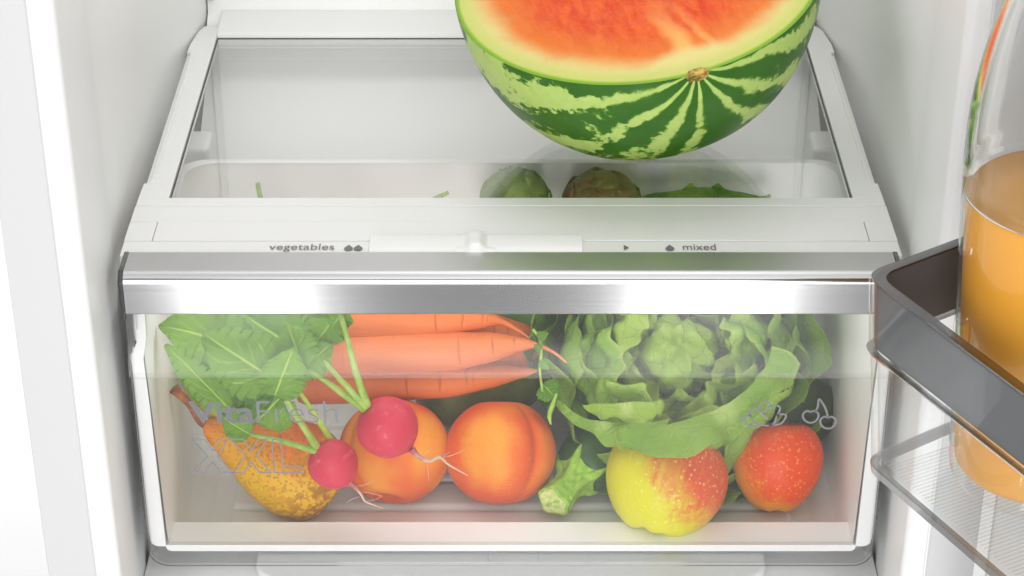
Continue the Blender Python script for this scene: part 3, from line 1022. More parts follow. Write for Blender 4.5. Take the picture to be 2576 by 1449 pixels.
v, f = lathe([(max(q.x, 0.0002), q.z) for q in smooth_path([(r, 0, z) for r, z in pp], 5)], 64, pear_fn)
mesh('skin', v, f, m_pear(), pear, mw=Matrix.Translation(pb) @ rot_to(ax, 0.4))
tube('stem', [pt - ax * 0.004, pt + ax * 0.004, at(480, 1022, Y=0.042), at(456, 995, Y=0.042), at(437, 978, Y=0.042)], [0.0034, 0.0026, 0.0024, 0.0030, 0.0040], M['wood'], pear, 10, 5)

# ================================================================== radishes with leaves
def leaf(name, base, tip, width, mat, parent, normal=(0, -0.6, 0.75), bend=0.15, curl=0.25, seed=0, teeth=9, fold=0.0, tooth=0.15, roundness=0.75):
    base, tip = Vector(base), Vector(tip)
    ax_ = tip - base
    L = ax_.length
    ax_.normalize()
    nn = Vector(normal)
    nn = (nn - ax_ * nn.dot(ax_)).normalized()
    sd_ = ax_.cross(nn)
    NS, NW = 54, 16
    v, f, uv = [], [], []
    rng = random.Random(seed)
    p1, p2, p3 = rng.uniform(0, 9), rng.uniform(0, 9), rng.uniform(0, 9)
    for i in range(NS + 1):
        s = i / NS
        w = math.sin(PI * min(1, s ** roundness)) ** 0.62
        w *= 1 - 0.18 * s
        ph = s * teeth + p1
        saw = (ph % 1.0)
        w *= 1 - tooth * saw * (1 if s > 0.08 else 0) + 0.10 * noise.noise(Vector((s * 4, p2, 0)))
        w = max(w, 0.02)
        for j in range(NW + 1):
            t = -1 + 2 * j / NW
            wl = w * (1 + 0.10 * noise.noise(Vector((s * 5, t * 0.5 + p3, 3))))
            x = t * wl * width * 0.5
            along = s * L + 0.10 * L * abs(t) * (0.5 - s) * 0.3 + 0.03 * L * abs(t) * saw
            h = -bend * L * (s * s) + curl * width * 0.5 * (t * t) * w + fold * width * abs(t) * w
            h += 0.055 * width * noise.noise(Vector((s * 5 + p1, t * 1.6, p2))) * (0.3 + abs(t))
            h += 0.030 * width * math.sin(s * 16 + p3 + (1.5 if t > 0 else 0)) * t * t
            h -= 0.030 * width * math.exp(-(t / 0.12) ** 2)
            v.append(base + ax_ * along + sd_ * x + nn * h)
            uv.append((s, t))
    for i in range(NS):
        for j in range(NW):
            a = i * (NW + 1) + j
            f.append((a, a + 1, a + NW + 2, a + NW + 1))
    return mesh(name, v, f, mat, parent, uv=uv)


RK = m_radish()


def radish(c, R, axis, label):
    a = thing('radish', label, 'radish', (c.x, c.y, c.z - R), 'radishes leaning on the fruit')
    v, f = lathe(profile(36, lambda p: (R * math.sin(p) * (1 + 0.03 * math.cos(p)), R * (math.cos(p) - 0.10 * math.exp(-(p / 0.22) ** 2) - 0.14 * math.exp(-((PI - p) / 0.16) ** 2)))), 48,
                 lambda th, k, r, z: (r * (1 + 0.025 * noise.noise(Vector((math.cos(th), math.sin(th), k * 3)))), z))
    mesh('bulb', v, f, RK, a, mw=Matrix.Translation(c) @ rot_to(axis))
    return a


def root(a, pts, r0, hairs):
    r0 *= 0.78
    tube('root', pts, [r0, r0 * 0.62, r0 * 0.42, r0 * 0.30, r0 * 0.12], M['root'], a, 9, 5)
    P = smooth_path(pts, 4)
    rng = random.Random(len(hairs))
    for k, dx, dz in hairs:
        q = P[k]
        tube('root_hair', [q, q + Vector((dx * 0.5, -0.0008, dz * 0.3)), q + Vector((dx, -0.001, dz)), q + Vector((dx * 1.3, -0.001, dz * 1.6))], [0.0003, 0.00022, 0.00018, 0.0001], M['root'], a, 6, 4)


YR = -0.0035
c1 = at(975, 1075, Y=YR)
rad1 = radish(c1, 0.0199, (c1 - at(1040, 1140, Y=YR - 0.004)), 'large red radish in front of the stem dent peach')
root(rad1, [at(x, y, Y=Y) for x, y, Y in ((1036, 1130, -0.011), (1052, 1148, -0.013), (1080, 1160, -0.014), (1105, 1150, -0.016), (1130, 1170, -0.017), (1176, 1196, -0.017))], 0.0031, [(4, 0.006, 0.004), (7, 0.001, -0.010), (9, 0.009, 0.005), (12, 0.012, 0.004)])
c2 = at(838, 1168, Y=-0.006)
rad2 = radish(c2, 0.0163, (c2 - at(880, 1222, Y=-0.010)), 'small red radish in front of the pear')
root(rad2, [at(x, y, Y=Y) for x, y, Y in ((872, 1208, -0.011), (895, 1228, -0.012), (908, 1243, -0.012), (918, 1260, -0.012), (940, 1270, -0.013), (966, 1280, -0.013))], 0.0024, [(3, 0.010, 0.003), (6, 0.012, -0.002), (9, -0.008, -0.003), (12, 0.009, 0.003)])
for pts in ([(918, 1030, -0.004), (868, 995, -0.004), (815, 955, -0.002), (770, 925, 0.006)],
            [(922, 1026, -0.005), (880, 980, -0.005), (846, 944, -0.003), (815, 905, 0.004)],
            [(925, 1022, -0.004), (906, 970, -0.005), (893, 930, -0.004), (880, 880, -0.003), (868, 830, -0.002), (850, 775, 0.002)]):
    tube('stem', [at(x, y, Y=Y) for x, y, Y in pts], [0.0027, 0.0022, 0.0018, 0.0016], M['stem'], rad1, 10, 6)
for pts in ([(798, 1132, -0.006), (770, 1085, -0.008), (735, 1030, -0.008), (705, 965, -0.006), (672, 905, -0.002)],
            [(802, 1132, -0.005), (778, 1092, -0.006), (750, 1050, -0.005), (735, 1010, 0.0)],
            [(795, 1136, -0.008), (752, 1122, -0.009), (700, 1108, -0.008), (630, 1092, -0.004)],
            [(835, 1110, 0.004), (810, 1072, 0.004), (780, 1025, 0.006), (752, 985, 0.010)]):
    tube('stem', [at(x, y, Y=Y) for x, y, Y in pts], [0.0023, 0.0019, 0.0017, 0.0015], M['stem_y'] if pts[0][0] == 835 else M['stem'], rad2, 10, 6)

LV = [  # owner, base px, tip px, base Y, tip Y, width, dark, seed, normal, bend, curl
    (rad2, (700, 962), (508, 838), -0.008, 0.004, 0.052, 0, 1, (0.15, -0.85, 0.5), 0.05, 0.10),
    (rad1, (640, 872), (398, 812), 0.012, 0.020, 0.050, 0, 2, (0.0, -0.6, 0.8), 0.06, 0.18),
    (rad1, (780, 900), (590, 770), 0.022, 0.050, 0.062, 1, 3, (0.1, -0.6, 0.8), 0.06, 0.15),
    (rad1, (765, 930), (722, 815), -0.002, 0.008, 0.036, 0, 4, (0.1, -0.9, 0.4), 0.05, 0.12),
    (rad1, (745, 935), (832, 868), 0.004, 0.004, 0.034, 0, 5, (0.2, -0.8, 0.5), 0.08, 0.10),
    (rad2, (582, 1036), (418, 862), -0.002, 0.014, 0.027, 0, 6, (-0.3, -0.8, 0.5), -0.06, 0.15),
    (rad1, (690, 1000), (738, 878), -0.010, -0.008, 0.040, 0, 7, (0.2, -0.95, 0.2), 0.03, 0.10),
    (rad2, (560, 1010), (500, 915), 0.006, 0.012, 0.036, 1, 8, (0.0, -0.8, 0.5), 0.05, 0.15),
    (rad2, (700, 985), (612, 952), 0.002, 0.006, 0.052, 1, 9, (0.1, -0.75, 0.6), 0.08, 0.10),
    (rad2, (705, 1000), (640, 1065), 0.000, -0.002, 0.046, 0, 10, (0.1, -0.8, 0.6), 0.10, 0.12),
    (rad2, (610, 1060), (560, 985), 0.010, 0.014, 0.030, 1, 11, (-0.3, -0.8, 0.4), 0.05, 0.15),
    (rad2, (632, 1094), (560, 1050), -0.010, -0.006, 0.026, 0, 12, (0.2, -0.7, 0.7), 0.05, 0.15),
    (rad1, (800, 900), (700, 770), 0.040, 0.060, 0.060, 1, 13, (0.2, -0.6, 0.8), 0.06, 0.15),
    (rad1, (850, 790), (790, 870), 0.012, 0.010, 0.034, 1, 14, (0.3, -0.8, 0.5), 0.06, 0.15),
    (rad1, (868, 775), (832, 828), 0.006, 0.004, 0.024, 1, 15, (0.0, -0.8, 0.5), 0.06, 0.15),
    (rad2, (620, 985), (455, 945), 0.022, 0.028, 0.040, 1, 16, (0.0, -0.7, 0.6), 0.06, 0.15),
    (rad2, (715, 1010), (690, 930), 0.008, 0.012, 0.036, 1, 17, (0.2, -0.8, 0.5), 0.06, 0.15),
]
for own, b, t, yb, yt, w, dk, sdd, nn, bnd, crl in LV:
    leaf('leaf', at(b[0], b[1], Y=yb), at(t[0], t[1], Y=yt), w * 0.92, M['rleaf2'] if dk else M['rleaf'], own, nn, bnd, crl, sdd, teeth=8 + sdd % 4)

# ================================================================== carrots
def carrot(pts, radii, label, seed):
    P = [at(x, y, Y=Y) for x, y, Y in pts]
    a = thing('carrot', label, 'carrot', (P[1].x, P[1].y, P[1].z - radii[1]), 'carrots piled behind the radishes')
    rng = random.Random(seed)
    ring = [(rng.random(), rng.uniform(0.008, 0.02)) for _ in range(9)]

    def fn(t, ang):
        k = 1 + 0.03 * noise.noise(Vector((t * 7 + seed, math.cos(ang), math.sin(ang))))
        for c_, w_ in ring:
            k -= 0.035 * math.exp(-((t - c_) / (w_ * 0.6)) ** 2) * (0.6 + 0.4 * math.cos(ang + c_ * 20))
        return k
    tube('root', P, radii, M['carrot'], a, 28, 14, fn)
    return a


RC = [0.004, 0.0150, 0.0160, 0.0155, 0.0140, 0.0112, 0.0070, 0.0016, 0.0006]
carrot([(742, 968, 0.088), (765, 966, 0.088), (900, 958, 0.086), (1040, 955, 0.083), (1190, 950, 0.081), (1300, 938, 0.082), (1352, 932, 0.084)], [0.006, 0.0135, 0.0152, 0.0150, 0.0132, 0.0085, 0.0040, 0.0008], 'lowest carrot, just above the two peaches', 1)
carrot([(735, 890, 0.078), (760, 888, 0.078), (900, 886, 0.076), (1040, 884, 0.073), (1170, 880, 0.072), (1280, 868, 0.072), (1345, 868, 0.070), (1390, 885, 0.066), (1425, 912, 0.062)], [0.006, 0.0142, 0.0160, 0.0158, 0.0140, 0.0105, 0.0050, 0.0014, 0.0010, 0.0006], 'middle carrot with a long thin root tail towards the lettuce', 2)
carrot([(760, 802, 0.086), (790, 800, 0.086), (920, 800, 0.085), (1050, 802, 0.084), (1160, 800, 0.084), (1250, 806, 0.084), (1300, 830, 0.082), (1330, 850, 0.080)], [0.006, 0.0140, 0.0158, 0.0152, 0.0128, 0.0080, 0.0020, 0.0012, 0.0006], 'uppermost carrot directly under the steel handle', 3)
carrot([(900, 850, 0.112), (920, 848, 0.112), (1050, 838, 0.112), (1200, 838, 0.110), (1290, 836, 0.108), (1340, 836, 0.106), (1362, 850, 0.104)], [0.006, 0.0135, 0.0150, 0.0148, 0.0125, 0.0070, 0.0014, 0.0008], 'deep carrot mostly hidden behind the middle and uppermost carrots', 4)
carrot([(900, 925, 0.110), (940, 922, 0.110), (1060, 918, 0.110), (1200, 912, 0.108), (1300, 898, 0.106), (1348, 890, 0.104), (1372, 866, 0.102)], [0.006, 0.0135, 0.0160, 0.0156, 0.0140, 0.0080, 0.0012, 0.0006], 'deep carrot whose blunt tip shows beside the sprig', 5)

# ================================================================== avocado, zucchini, cucumber, pepper
av = lathe([(r * 1.0, z) for r, z in profile(40, lambda p: (0.036 * math.sin(p) * (1 - 0.18 * math.cos(p)), 0.050 * math.cos(p)))], 48)
avc = at(1210, 948, Y=0.132)
avo = mesh('avocado', av[0], av[1], m_simple('avocado skin', '#7d8c48', '#98a25e', 60, 0.5, 0.25), mw=Matrix.Translation(avc) @ rot_to((1, 0.1, 0.05)))
tag(avo, 'smooth dark olive avocado under the carrots behind the peaches', 'avocado', 'avocados deep in the drawer')
avo2 = mesh('avocado', av[0], av[1], m_simple('avocado skin dark', '#2a3a18', '#3c4c22', 60, 0.45, 0.25), mw=Matrix.Translation(at(1965, 1050, Y=0.108)) @ rot_to((1, 0.15, 0.30)) @ Matrix.Scale(0.86, 4))
tag(avo2, 'dark green avocado behind the speckled red apple and lettuce', 'avocado', 'avocados deep in the drawer')

z0 = Vector((0.0440, 0.0430, -0.1975))
zax = Vector((0.51, 0.85, 0.08)).normalized()
zl = 0.165
zu = thing('zucchini', 'dark green zucchini with pale cut stem between creased peach and yellow green apple', 'zucchini', (z0.x, z0.y, -0.222))
zmw = Matrix.Translation(z0) @ rot_to(zax, 0.35)
zp = [(0.0003, zl), (0.010, zl - 0.002), (0.017, zl - 0.010), (0.0215, zl - 0.026), (0.0238, zl * 0.65), (0.0242, zl * 0.4), (0.0240, 0.036), (0.0225, 0.020), (0.0192, 0.009), (0.0135, 0.003), (0.0003, 0.002)]
v, f = lathe([(max(q.x, 0.0002), q.z) for q in smooth_path([(r, 0, z) for r, z in zp], 5)], 40, lambda th, k, r, z: (r * (1 + 0.018 * math.cos(5 * th)), z))
mesh('skin', v, f, m_zucchini(), zu, mw=zmw)
ZS = m_simple('zucchini stem', '#7fae30', '#b2d45a', 190, 0.5, 0.5)
v, f = lathe([(max(q.x, 0.0002), q.z) for q in smooth_path([(0.0002, 0, -0.030), (0.0110, 0, -0.030), (0.0122, 0, -0.0282), (0.0104, 0, -0.020), (0.0098, 0, -0.011), (0.0112, 0, -0.003), (0.0150, 0, 0.003), (0.0165, 0, 0.006)], 4)], 40,
             lambda th, k, r, z: (r * (0.93 + 0.09 * math.cos(5 * th)), z + (0.0012 * math.cos(2 * th) if k < 0.3 else 0)))
zst = mesh('stem', v, f, ZS, zu, mw=zmw)
for k in range(5):
    th = 2 * PI * k / 5
    u_ = Vector((math.cos(th), math.sin(th), 0))
    rp = [u_ * 0.0105 + Vector((0, 0, -0.027)), u_ * 0.0086 + Vector((0, 0, -0.012)), u_ * 0.0104 + Vector((0, 0, -0.002)), u_ * 0.0140 + Vector((0, 0, 0.002)), u_ * 0.0172 + Vector((0, 0, 0.006)), u_ * 0.0200 + Vector((0, 0, 0.012))]
    tube('stem_ridge', [zmw @ q for q in rp], [0.0022, 0.0026, 0.0034, 0.0034, 0.0022, 0.0007], ZS, zst, 10, 5)
v, f = lathe([(0.0002, -0.0306), (0.005, -0.0306), (0.0105, -0.0303)], 40, lambda th, k, r, z: (r * (0.93 + 0.09 * math.cos(5 * th)), z + 0.0012 * math.cos(2 * th) * k))
mesh('cut_end', v, f, m_simple('zucchini cut end', '#b9cf62', '#e3efad', 420, 0.6, 0.9), zst, mw=zmw)

cu = tube('cucumber', [at(1130, 800, Y=0.150), at(1160, 798, Y=0.150), at(1260, 800, Y=0.150), at(1380, 805, Y=0.150), at(1480, 810, Y=0.150), at(1500, 811, Y=0.150)], [0.006, 0.019, 0.021, 0.021, 0.019, 0.006], m_simple('cucumber skin', '#4d7030', '#6d8f48', 40, 0.4, 0.15), None, 24, 8)
tag(cu, 'green cucumber behind the carrot tips and the lettuce', 'cucumber')

pc = at(575, 950, Y=0.075)
pep = thing('bell_pepper', 'yellow green bell pepper hidden behind the radish leaves', 'pepper', (pc.x, pc.y, pc.z - 0.036))
v, f = lathe(profile(36, lambda p: (0.030 * math.sin(p) ** 0.8, 0.036 * math.cos(p) - 0.012 * math.exp(-(p / 0.3) ** 2))), 48, lambda th, k, r, z: (r * (1 + 0.09 * math.cos(4 * th)), z))
mesh('skin', v, f, m_simple('pepper skin', '#a3a81c', '#c0bc2c', 30, 0.22, 0.05), pep, mw=Matrix.Translation(pc) @ rot_to((0.1, -0.5, 0.85)))
v, f = lathe([(0.0002, 0.006), (0.004, 0.005), (0.010, 0.0), (0.014, -0.003)], 40, lambda th, k, r, z: (r * (1 + 0.3 * k * math.cos(5 * th)), z))
mesh('calyx', v, f, m_simple('calyx green', '#1f6a1c', '#2f7d28', 90, 0.4, 0.2), pep, mw=Matrix.Translation(pc) @ rot_to((0.1, -0.5, 0.85)) @ Matrix.Translation((0, 0, 0.029)))

# sprig hanging beside the lettuce
sp = thing('herb_sprig', 'thin green herb sprig hanging beside the lettuce', 'herb', at(1362, 900, Y=0.055))
tube('stem', [at(x, y, Y=Y) for x, y, Y in ((1340, 828, 0.06), (1356, 850, 0.058), (1362, 885, 0.056), (1358, 930, 0.054), (1365, 985, 0.05))], [0.0011, 0.0010, 0.0010, 0.0009], M['stem'], sp, 8, 5)
tube('stem', [at(x, y, Y=Y) for x, y, Y in ((1400, 990, 0.045), (1390, 1020, 0.04), (1382, 1045, 0.036), (1386, 1068, 0.034))], [0.0010, 0.0016, 0.0016, 0.0005], M['stem'], sp, 8, 5)
for i, (b, t, w) in enumerate((((1352, 850), (1378, 838), 0.008), ((1362, 880), (1344, 868), 0.007), ((1360, 905), (1380, 930), 0.009), ((1364, 965), (1402, 1005), 0.020), ((1392, 1015), (1380, 1040), 0.006))):
    leaf('leaf', at(b[0], b[1], Y=0.054), at(t[0], t[1], Y=0.048), w, M['rleaf2'], sp, (0, -0.8, 0.5), 0.05, 0.2, 30 + i, 6)

# ================================================================== lettuce
LC = Vector((0.1130, 0.0900, -0.1300))
lax = Vector((-0.03, -0.80, 0.60)).normalized()
let = thing('lettuce_head', 'large green butterhead lettuce with crumpled leaves above the apples', 'lettuce', (LC.x, LC.y, -0.222))
LMW = Matrix.Translation(LC) @ rot_to(lax, 0.2)
LMI = [m_lettuce('lettuce inner', '#86ab36', '#b0c954', '#d0de8c'), m_lettuce('lettuce mid', '#6a982e', '#9abc4c', '#c2d680'), m_lettuce('lettuce outer', '#5a8a2a', '#86ac46', '#b4cc78')]
rngL = random.Random(21)
rings = [(3, 0.024, 128, 1.3, 0), (4, 0.034, 136, 1.10, 0), (5, 0.044, 140, 1.0, 0), (5, 0.053, 140, 0.95, 0), (7, 0.058, 139, 0.78, 1), (7, 0.068, 128, 0.74, 1), (8, 0.077, 117, 0.66, 1), (8, 0.085, 106, 0.64, 2)]


def lettuce_leaf(a0, R, pmax, hw, mi, seed, flare=0.0, amp=1.0, squash=1.0):
    NS, NW = 44, 40
    v, f, uv = [], [], []
    q1, q2 = seed * 1.37, seed * 2.11
    for i in range(NS + 1):
        s = i / NS
        for j in range(NW + 1):
            t = -1 + 2 * j / NW
            tipcut = 1 - 0.22 * t * t - 0.05 * noise.noise(Vector((t * 3, q1, 0)))
            ph = R_(pmax) * s * tipcut
            wid = hw * (0.25 + 0.75 * min(1, s * 2.2) ** 0.8)
            th = a0 + t * wid
            e = max(abs(t) ** 3, s ** 3)
            r = R * (1 + 0.03 * math.sin(a0 * 3))
            p = Vector((math.cos(th) * math.sin(ph), math.sin(th) * math.sin(ph), -math.cos(ph)))
            n1 = noise.noise(p * 1.9 + Vector((q1, q2, 0)))
            n2 = noise.noise(p * 4.2 + Vector((q2, q1, 5)))
            n3 = noise.noise(p * 15 + Vector((q1, 3, q2)))
            d = amp * (0.0105 * n1 + 0.0070 * n2 * (0.3 + s) + 0.0016 * n3)
            d += amp * e * (0.0036 * math.sin(t * 6 + q1 * 5) + 0.0012 * math.sin(t * 13 + q2 * 3))
            r = r + d + flare * s ** 4 * R
            # bowed midrib
            r -= 0.0028 * math.exp(-(t / 0.10) ** 2) * (1 - s * 0.6)
            x = p * r
            x.z += amp * 0.006 * n2 * s
            x.z *= squash
            v.append(x)
            uv.append((s, t))
    for i in range(NS):
        for j in range(NW):
            a = i * (NW + 1) + j
            f.append((a, a + 1, a + NW + 2, a + NW + 1))
    return mesh('leaf', v, f, LMI[mi], let, uv=uv, mw=LMW)


sd_i = 0
for n_, R, pm, hw, mi in rings:
    off = rngL.uniform(0, 6)
    for k in range(n_):
        sd_i += 1
        aa = off + 2 * PI * k / n_ + rngL.uniform(-0.2, 0.2)
        if R > 0.075 and 3.45 < aa % (2 * PI) < 4.30:
            continue    # open side towards the zucchini
        lettuce_leaf(aa, R * rngL.uniform(0.95, 1.05), pm + rngL.uniform(-8, 6), hw * rngL.uniform(0.9, 1.15), mi, sd_i)
# loose outer leaves: two folding down over the apple, others standing behind
for a_, R, pm, hw, fl_, mi in ((-1.75, 0.088, 98, 0.62, 0.20, 2), (-1.15, 0.090, 92, 0.55, 0.18, 2), (0.0, 0.089, 96, 0.55, 0.10, 2), (0.9, 0.088, 104, 0.6, 0.06, 2), (1.8, 0.088, 104, 0.6, 0.06, 2), (2.7, 0.088, 100, 0.5, 0.08, 2)):
    sd_i += 1
    lettuce_leaf(a_, R, pm, hw, mi, sd_i, flare=fl_, amp=0.75)

# crumpled heart of the head
v, f = lathe(profile(40, lambda p: (0.026 * math.sin(p), 0.020 + 0.026 * math.cos(p))), 64,
             lambda th, k, r, z: (r * (1 + 0.35 * abs(noise.noise(Vector((math.cos(th) * 1.6, math.sin(th) * 1.6, k * 2.5)))) - 0.30 * (1 - abs(noise.noise(Vector((math.cos(th) * 1.3 + 7, math.sin(th) * 1.3, k * 3))))) ** 6 + 0.06 * noise.noise(Vector((math.cos(th) * 5, math.sin(th) * 5, k * 9)))), z + 0.008 * noise.noise(Vector((math.cos(th) * 2 * r / 0.02, math.sin(th) * 2 * r / 0.02, 3)))))
mesh('heart', v, f, LMI[0], let, uv=[(0.6, 0.5)] * len(v), mw=LMW)


def patch(rows, name, mat, parent, seed, amp):
    """leaf sheet through rows of (x, y, Y) points, smoothly joined and softly crumpled"""
    R3 = [smooth_path([at(x, y, Y=Y) for x, y, Y in row], 8) for row in rows]
    n = len(R3[0])
    cols = [smooth_path([row[i] for row in R3], 8) for i in range(n)]
    m = len(cols[0])
    v, f, uv = [], [], []
    for i in range(n):
        for j in range(m):
            e = max(abs(2 * i / (n - 1) - 1) ** 4, (j / (m - 1)) ** 4)
            q = cols[i][j]
            d = amp * (noise.noise(q * 42 + Vector((seed, 0, 0))) + 0.9 * (0.35 - abs(noise.noise(q * 70 + Vector((0, seed, 0)))))) + amp * 0.9 * e * math.sin(i * 0.85 + seed)
            v.append(q + Vector((0, -0.6, 0.8)) * d * 0.6 + Vector((0, 0, 0.0025 * e * math.sin(i * 0.5 + seed * 2))))
            uv.append((j / (m - 1), 2 * i / (n - 1) - 1))
    for i in range(n - 1):
        for j in range(m - 1):
            a = i * m + j
            f.append((a, a + 1, a + m + 1, a + m))
    return mesh(name, v, f, mat, parent, uv=uv)


patch([[(1545, 1086, .012), (1645, 1080, .004), (1772, 1042, .006), (1855, 1000, .012), (1918, 935, .024), (1940, 880, .036)],
       [(1550, 1108, .006), (1655, 1114, -.010), (1785, 1085, -.008), (1882, 1025, .006), (1950, 955, .022), (1985, 900, .034)],
       [(1560, 1130, .002), (1668, 1148, -.018), (1790, 1130, -.015), (1880, 1067, .004), (1968, 989, .022), (2010, 930, .034)]], 'leaf', LMI[1], let, 6.0, 0.0085)
patch([[(1404, 1000, .048), (1462, 1048, .032), (1580, 1066, .018), (1684, 1060, .010)],
       [(1400, 1012, .044), (1456, 1070, .026), (1560, 1098, .010), (1660, 1098, .002)],
       [(1402, 1020, .042), (1460, 1080, .023), (1530, 1115, .010), (1590, 1136, .000)]], 'leaf', LMI[1], let, 11.0, 0.0060)
patch([[(1462, 1015, .036), (1531, 1018, .028), (1610, 1010, .022), (1672, 1012, .020)],
       [(1475, 1030, .032), (1545, 1045, .022), (1620, 1042, .016), (1668, 1030, .016)],
       [(1500, 1045, .030), (1555, 1062, .019), (1628, 1060, .013), (1660, 1046, .014)]], 'leaf', LMI[0], let, 2.0, 0.0060)
patch([[(1600, 500, .165), (1690, 492, .165), (1770, 490, .165), (1850, 492, .165), (1940, 502, .165)],
       [(1610, 486, .158), (1690, 480, .158), (1770, 470, .158), (1850, 482, .158), (1935, 496, .158)],
       [(1600, 520, .140), (1690, 515, .140), (1770, 512, .140), (1850, 515, .140), (1940, 520, .140)]], 'leaf', LMI[2], let, 5.0, 0.0030)
for x_ in (1735, 1803):
    leaf('leaf', at(x_, 486, Y=0.158), at(x_ + 4, 462, Y=0.158), 0.012, LMI[2], let, (0, -0.8, 0.5), 0.1, 0.3, x_, 4)

# ================================================================== artichokes and cut stems under the glass
def artichoke(c, R, axis, cols, label, seed):
    a = thing('artichoke', label, 'artichoke', (c.x, c.y, c.z - R), 'artichokes under the glass shelf')
    mts = [m_simple('artichoke bract', cols[k], cols[k + 1], 70, 0.48, 0.35) for k in range(2)]
    rng = random.Random(seed)
    mw0 = Matrix.Translation(c) @ rot_to(axis)
    v, f = lathe(profile(16, lambda p: (R * 0.86 * math.sin(p), R * 0.95 * math.cos(p))), 24)
    mesh('heart', v, f, mts[0], a, mw=mw0)
    n = 0
    for ring, (pb_, pt_, hw, cnt) in enumerate(((150, 84, 0.80, 5), (124, 60, 0.80, 5), (100, 38, 0.78, 5), (76, 20, 0.80, 4), (50, 4, 0.9, 3))):
        for k in range(cnt):
            n += 1
            a0 = 2 * PI * (k + 0.5 * (ring % 2)) / cnt + rng.uniform(-0.12, 0.12)
            v, f = [], []
            NS, NW = 12, 8
            for i in range(NS + 1):
                s = i / NS
                ph = R_(pb_ + (pt_ - pb_) * s)
                w = hw * (math.sin(PI * (0.30 + 0.70 * s)) ** 0.6 if s < 1 else 0.02) / max(0.35, math.sin(ph)) * 0.95
                w = min(w, 1.2)
                for j in range(NW + 1):
                    t = -1 + 2 * j / NW
                    rr = R * (0.90 + 0.030 * (5 - ring) * 0.4 + 0.06 * s * s * (1 - 0.5 * ring / 5) - 0.06 * t * t + 0.02 * noise.noise(Vector((s * 3, t * 2, n * 1.7))))
                    th = a0 + t * w
                    v.append((rr * math.sin(ph) * math.cos(th), rr * math.sin(ph) * math.sin(th), rr * math.cos(ph) * 1.05))
            for i in range(NS):
                for j in range(NW):
                    q = i * (NW + 1) + j
                    f.append((q, q + 1, q + NW + 2, q + NW + 1))
            mesh('bract', v, f, mts[n % 2], a, mw=mw0)
    return a


artichoke(at(1296, 512, Y=0.150), 0.0262, (-0.35, -0.35, 0.86), ('#5c7434', '#7c9152', '#8aa05f'), 'green artichoke under the glass shelf', 3)
artichoke(at(1512, 530, Y=0.148), 0.0300, (0.30, -0.50, 0.80), ('#5c4030', '#7d5a46', '#6f6a3c'), 'purplish brown artichoke under the glass shelf, nearest the watermelon', 9)
for i, (p0, p1, lab) in enumerate((((668, 530), (648, 460), 'long cut green stalk standing up at the drawer back'), ((905, 530), (900, 498), 'short cut stalk tip barely showing behind the shelf front'), ((1070, 515), (1128, 484), 'slanted cut green stalk near the green artichoke'))):
    o = tube('cut_stalk', [at(p0[0], p0[1], Y=0.150), at((p0[0] + p1[0]) / 2 - 3, (p0[1] + p1[1]) / 2, Y=0.150), at(p1[0], p1[1], Y=0.151)], [0.0020, 0.0018, 0.0015], M['stem'], None, 10, 5)
    tag(o, lab, 'stalk', 'cut stalks under the glass shelf')

SPEC = 0.5
# ================================================================== door, door tray and bottle
A0 = Vector((0.1728, -0.2305, 0))
DB = Vector((math.cos(R_(-62.4)), math.sin(R_(-62.4)), 0))
DA = Vector((math.cos(R_(34.0)), math.sin(R_(34.0)), 0))
DN = Vector((-DB.y, DB.x, 0))


def tray_loop(inset, lift=0.0, n=7):
    """plan of the tray: rounded corner, side to the door and long front"""
    L, D, r = 0.42, 0.118, 0.012
    c = [A0 + DA * D, A0.copy(), A0 + DB * L, A0 + DB * L + DA * D]
    # inset towards the middle
    P = [c[0] + (DB) * inset, c[1] + (DA + DB) * inset, c[2] + (DA - DB) * inset, c[3] - DB * inset]
    out = []
    for i in range(4):
        if i in (1, 2):
            a, b, d = P[i - 1], P[i], P[(i + 1) % 4]
            u, w = (a - b).normalized(), (d - b).normalized()
            p0, p2 = b + u * r, b + w * r
            for k in range(n + 1):
                t = k / n
                out.append(p0 * (1 - t) ** 2 + b * 2 * t * (1 - t) + p2 * t * t)
        else:
            out.append(P[i])
    return out


def tray_wall(name, levels_o, levels_i, mat, parent):
    """open wall running side, front, side; outer rows then inner rows as (inset, z)"""
    v, f = [], []
    rows = []
    for ins, z in levels_o + levels_i:
        lp = tray_loop(ins)
        rows.append([len(v) + i for i in range(len(lp))])
        v += [Vector((p.x, p.y, z)) for p in lp]
    n = len(rows[0])
    for k in range(len(rows)):
        a, b = rows[k], rows[(k + 1) % len(rows)]
        for i in range(n - 1):
            f.append((a[i], a[i + 1], b[i + 1], b[i]))
    f.append(tuple(r[0] for r in rows))
    f.append(tuple(r[-1] for r in rows))
    return mesh(name, v, f, mat, parent, angle=35)


tray = thing('door_tray', 'clear door shelf tray with grey band holding the juice bottle', 'door shelf', (0.24, -0.30, 0.004))
ZR = 0.119
tray_wall('clear_wall', [(0.0030, 0.078), (0.0075, 0.010)], [(0.0100, 0.012), (0.0055, 0.078)], M['tray'], tray)
tray_wall('grey_band', [(0.0018, ZR - 0.0012), (0.0040, 0.0805)], [(0.0058, 0.0805), (0.0040, ZR - 0.0012)], M['tray_band'], tray)
tray_wall('top_rim', [(0.0005, ZR), (0.0008, ZR - 0.0011)], [(0.0062, ZR - 0.0011), (0.0060, ZR)], M['smoke'], tray)
tray_wall('outer_skin', [(-0.0002, ZR - 0.0015), (0.0022, 0.0785)], [(0.0036, 0.0785), (0.0012, ZR - 0.0015)], M['tray'], tray)
tray_wall('band_edge', [(0.0012, 0.0784), (0.0020, 0.0768)], [(0.0056, 0.0768), (0.0050, 0.0784)], M['tray_edge'], tray)
tray_wall('bottom_edge', [(0.0070, 0.0098), (0.0076, 0.0052)], [(0.0112, 0.0052), (0.0106, 0.0098)], M['tray_edge'], tray)
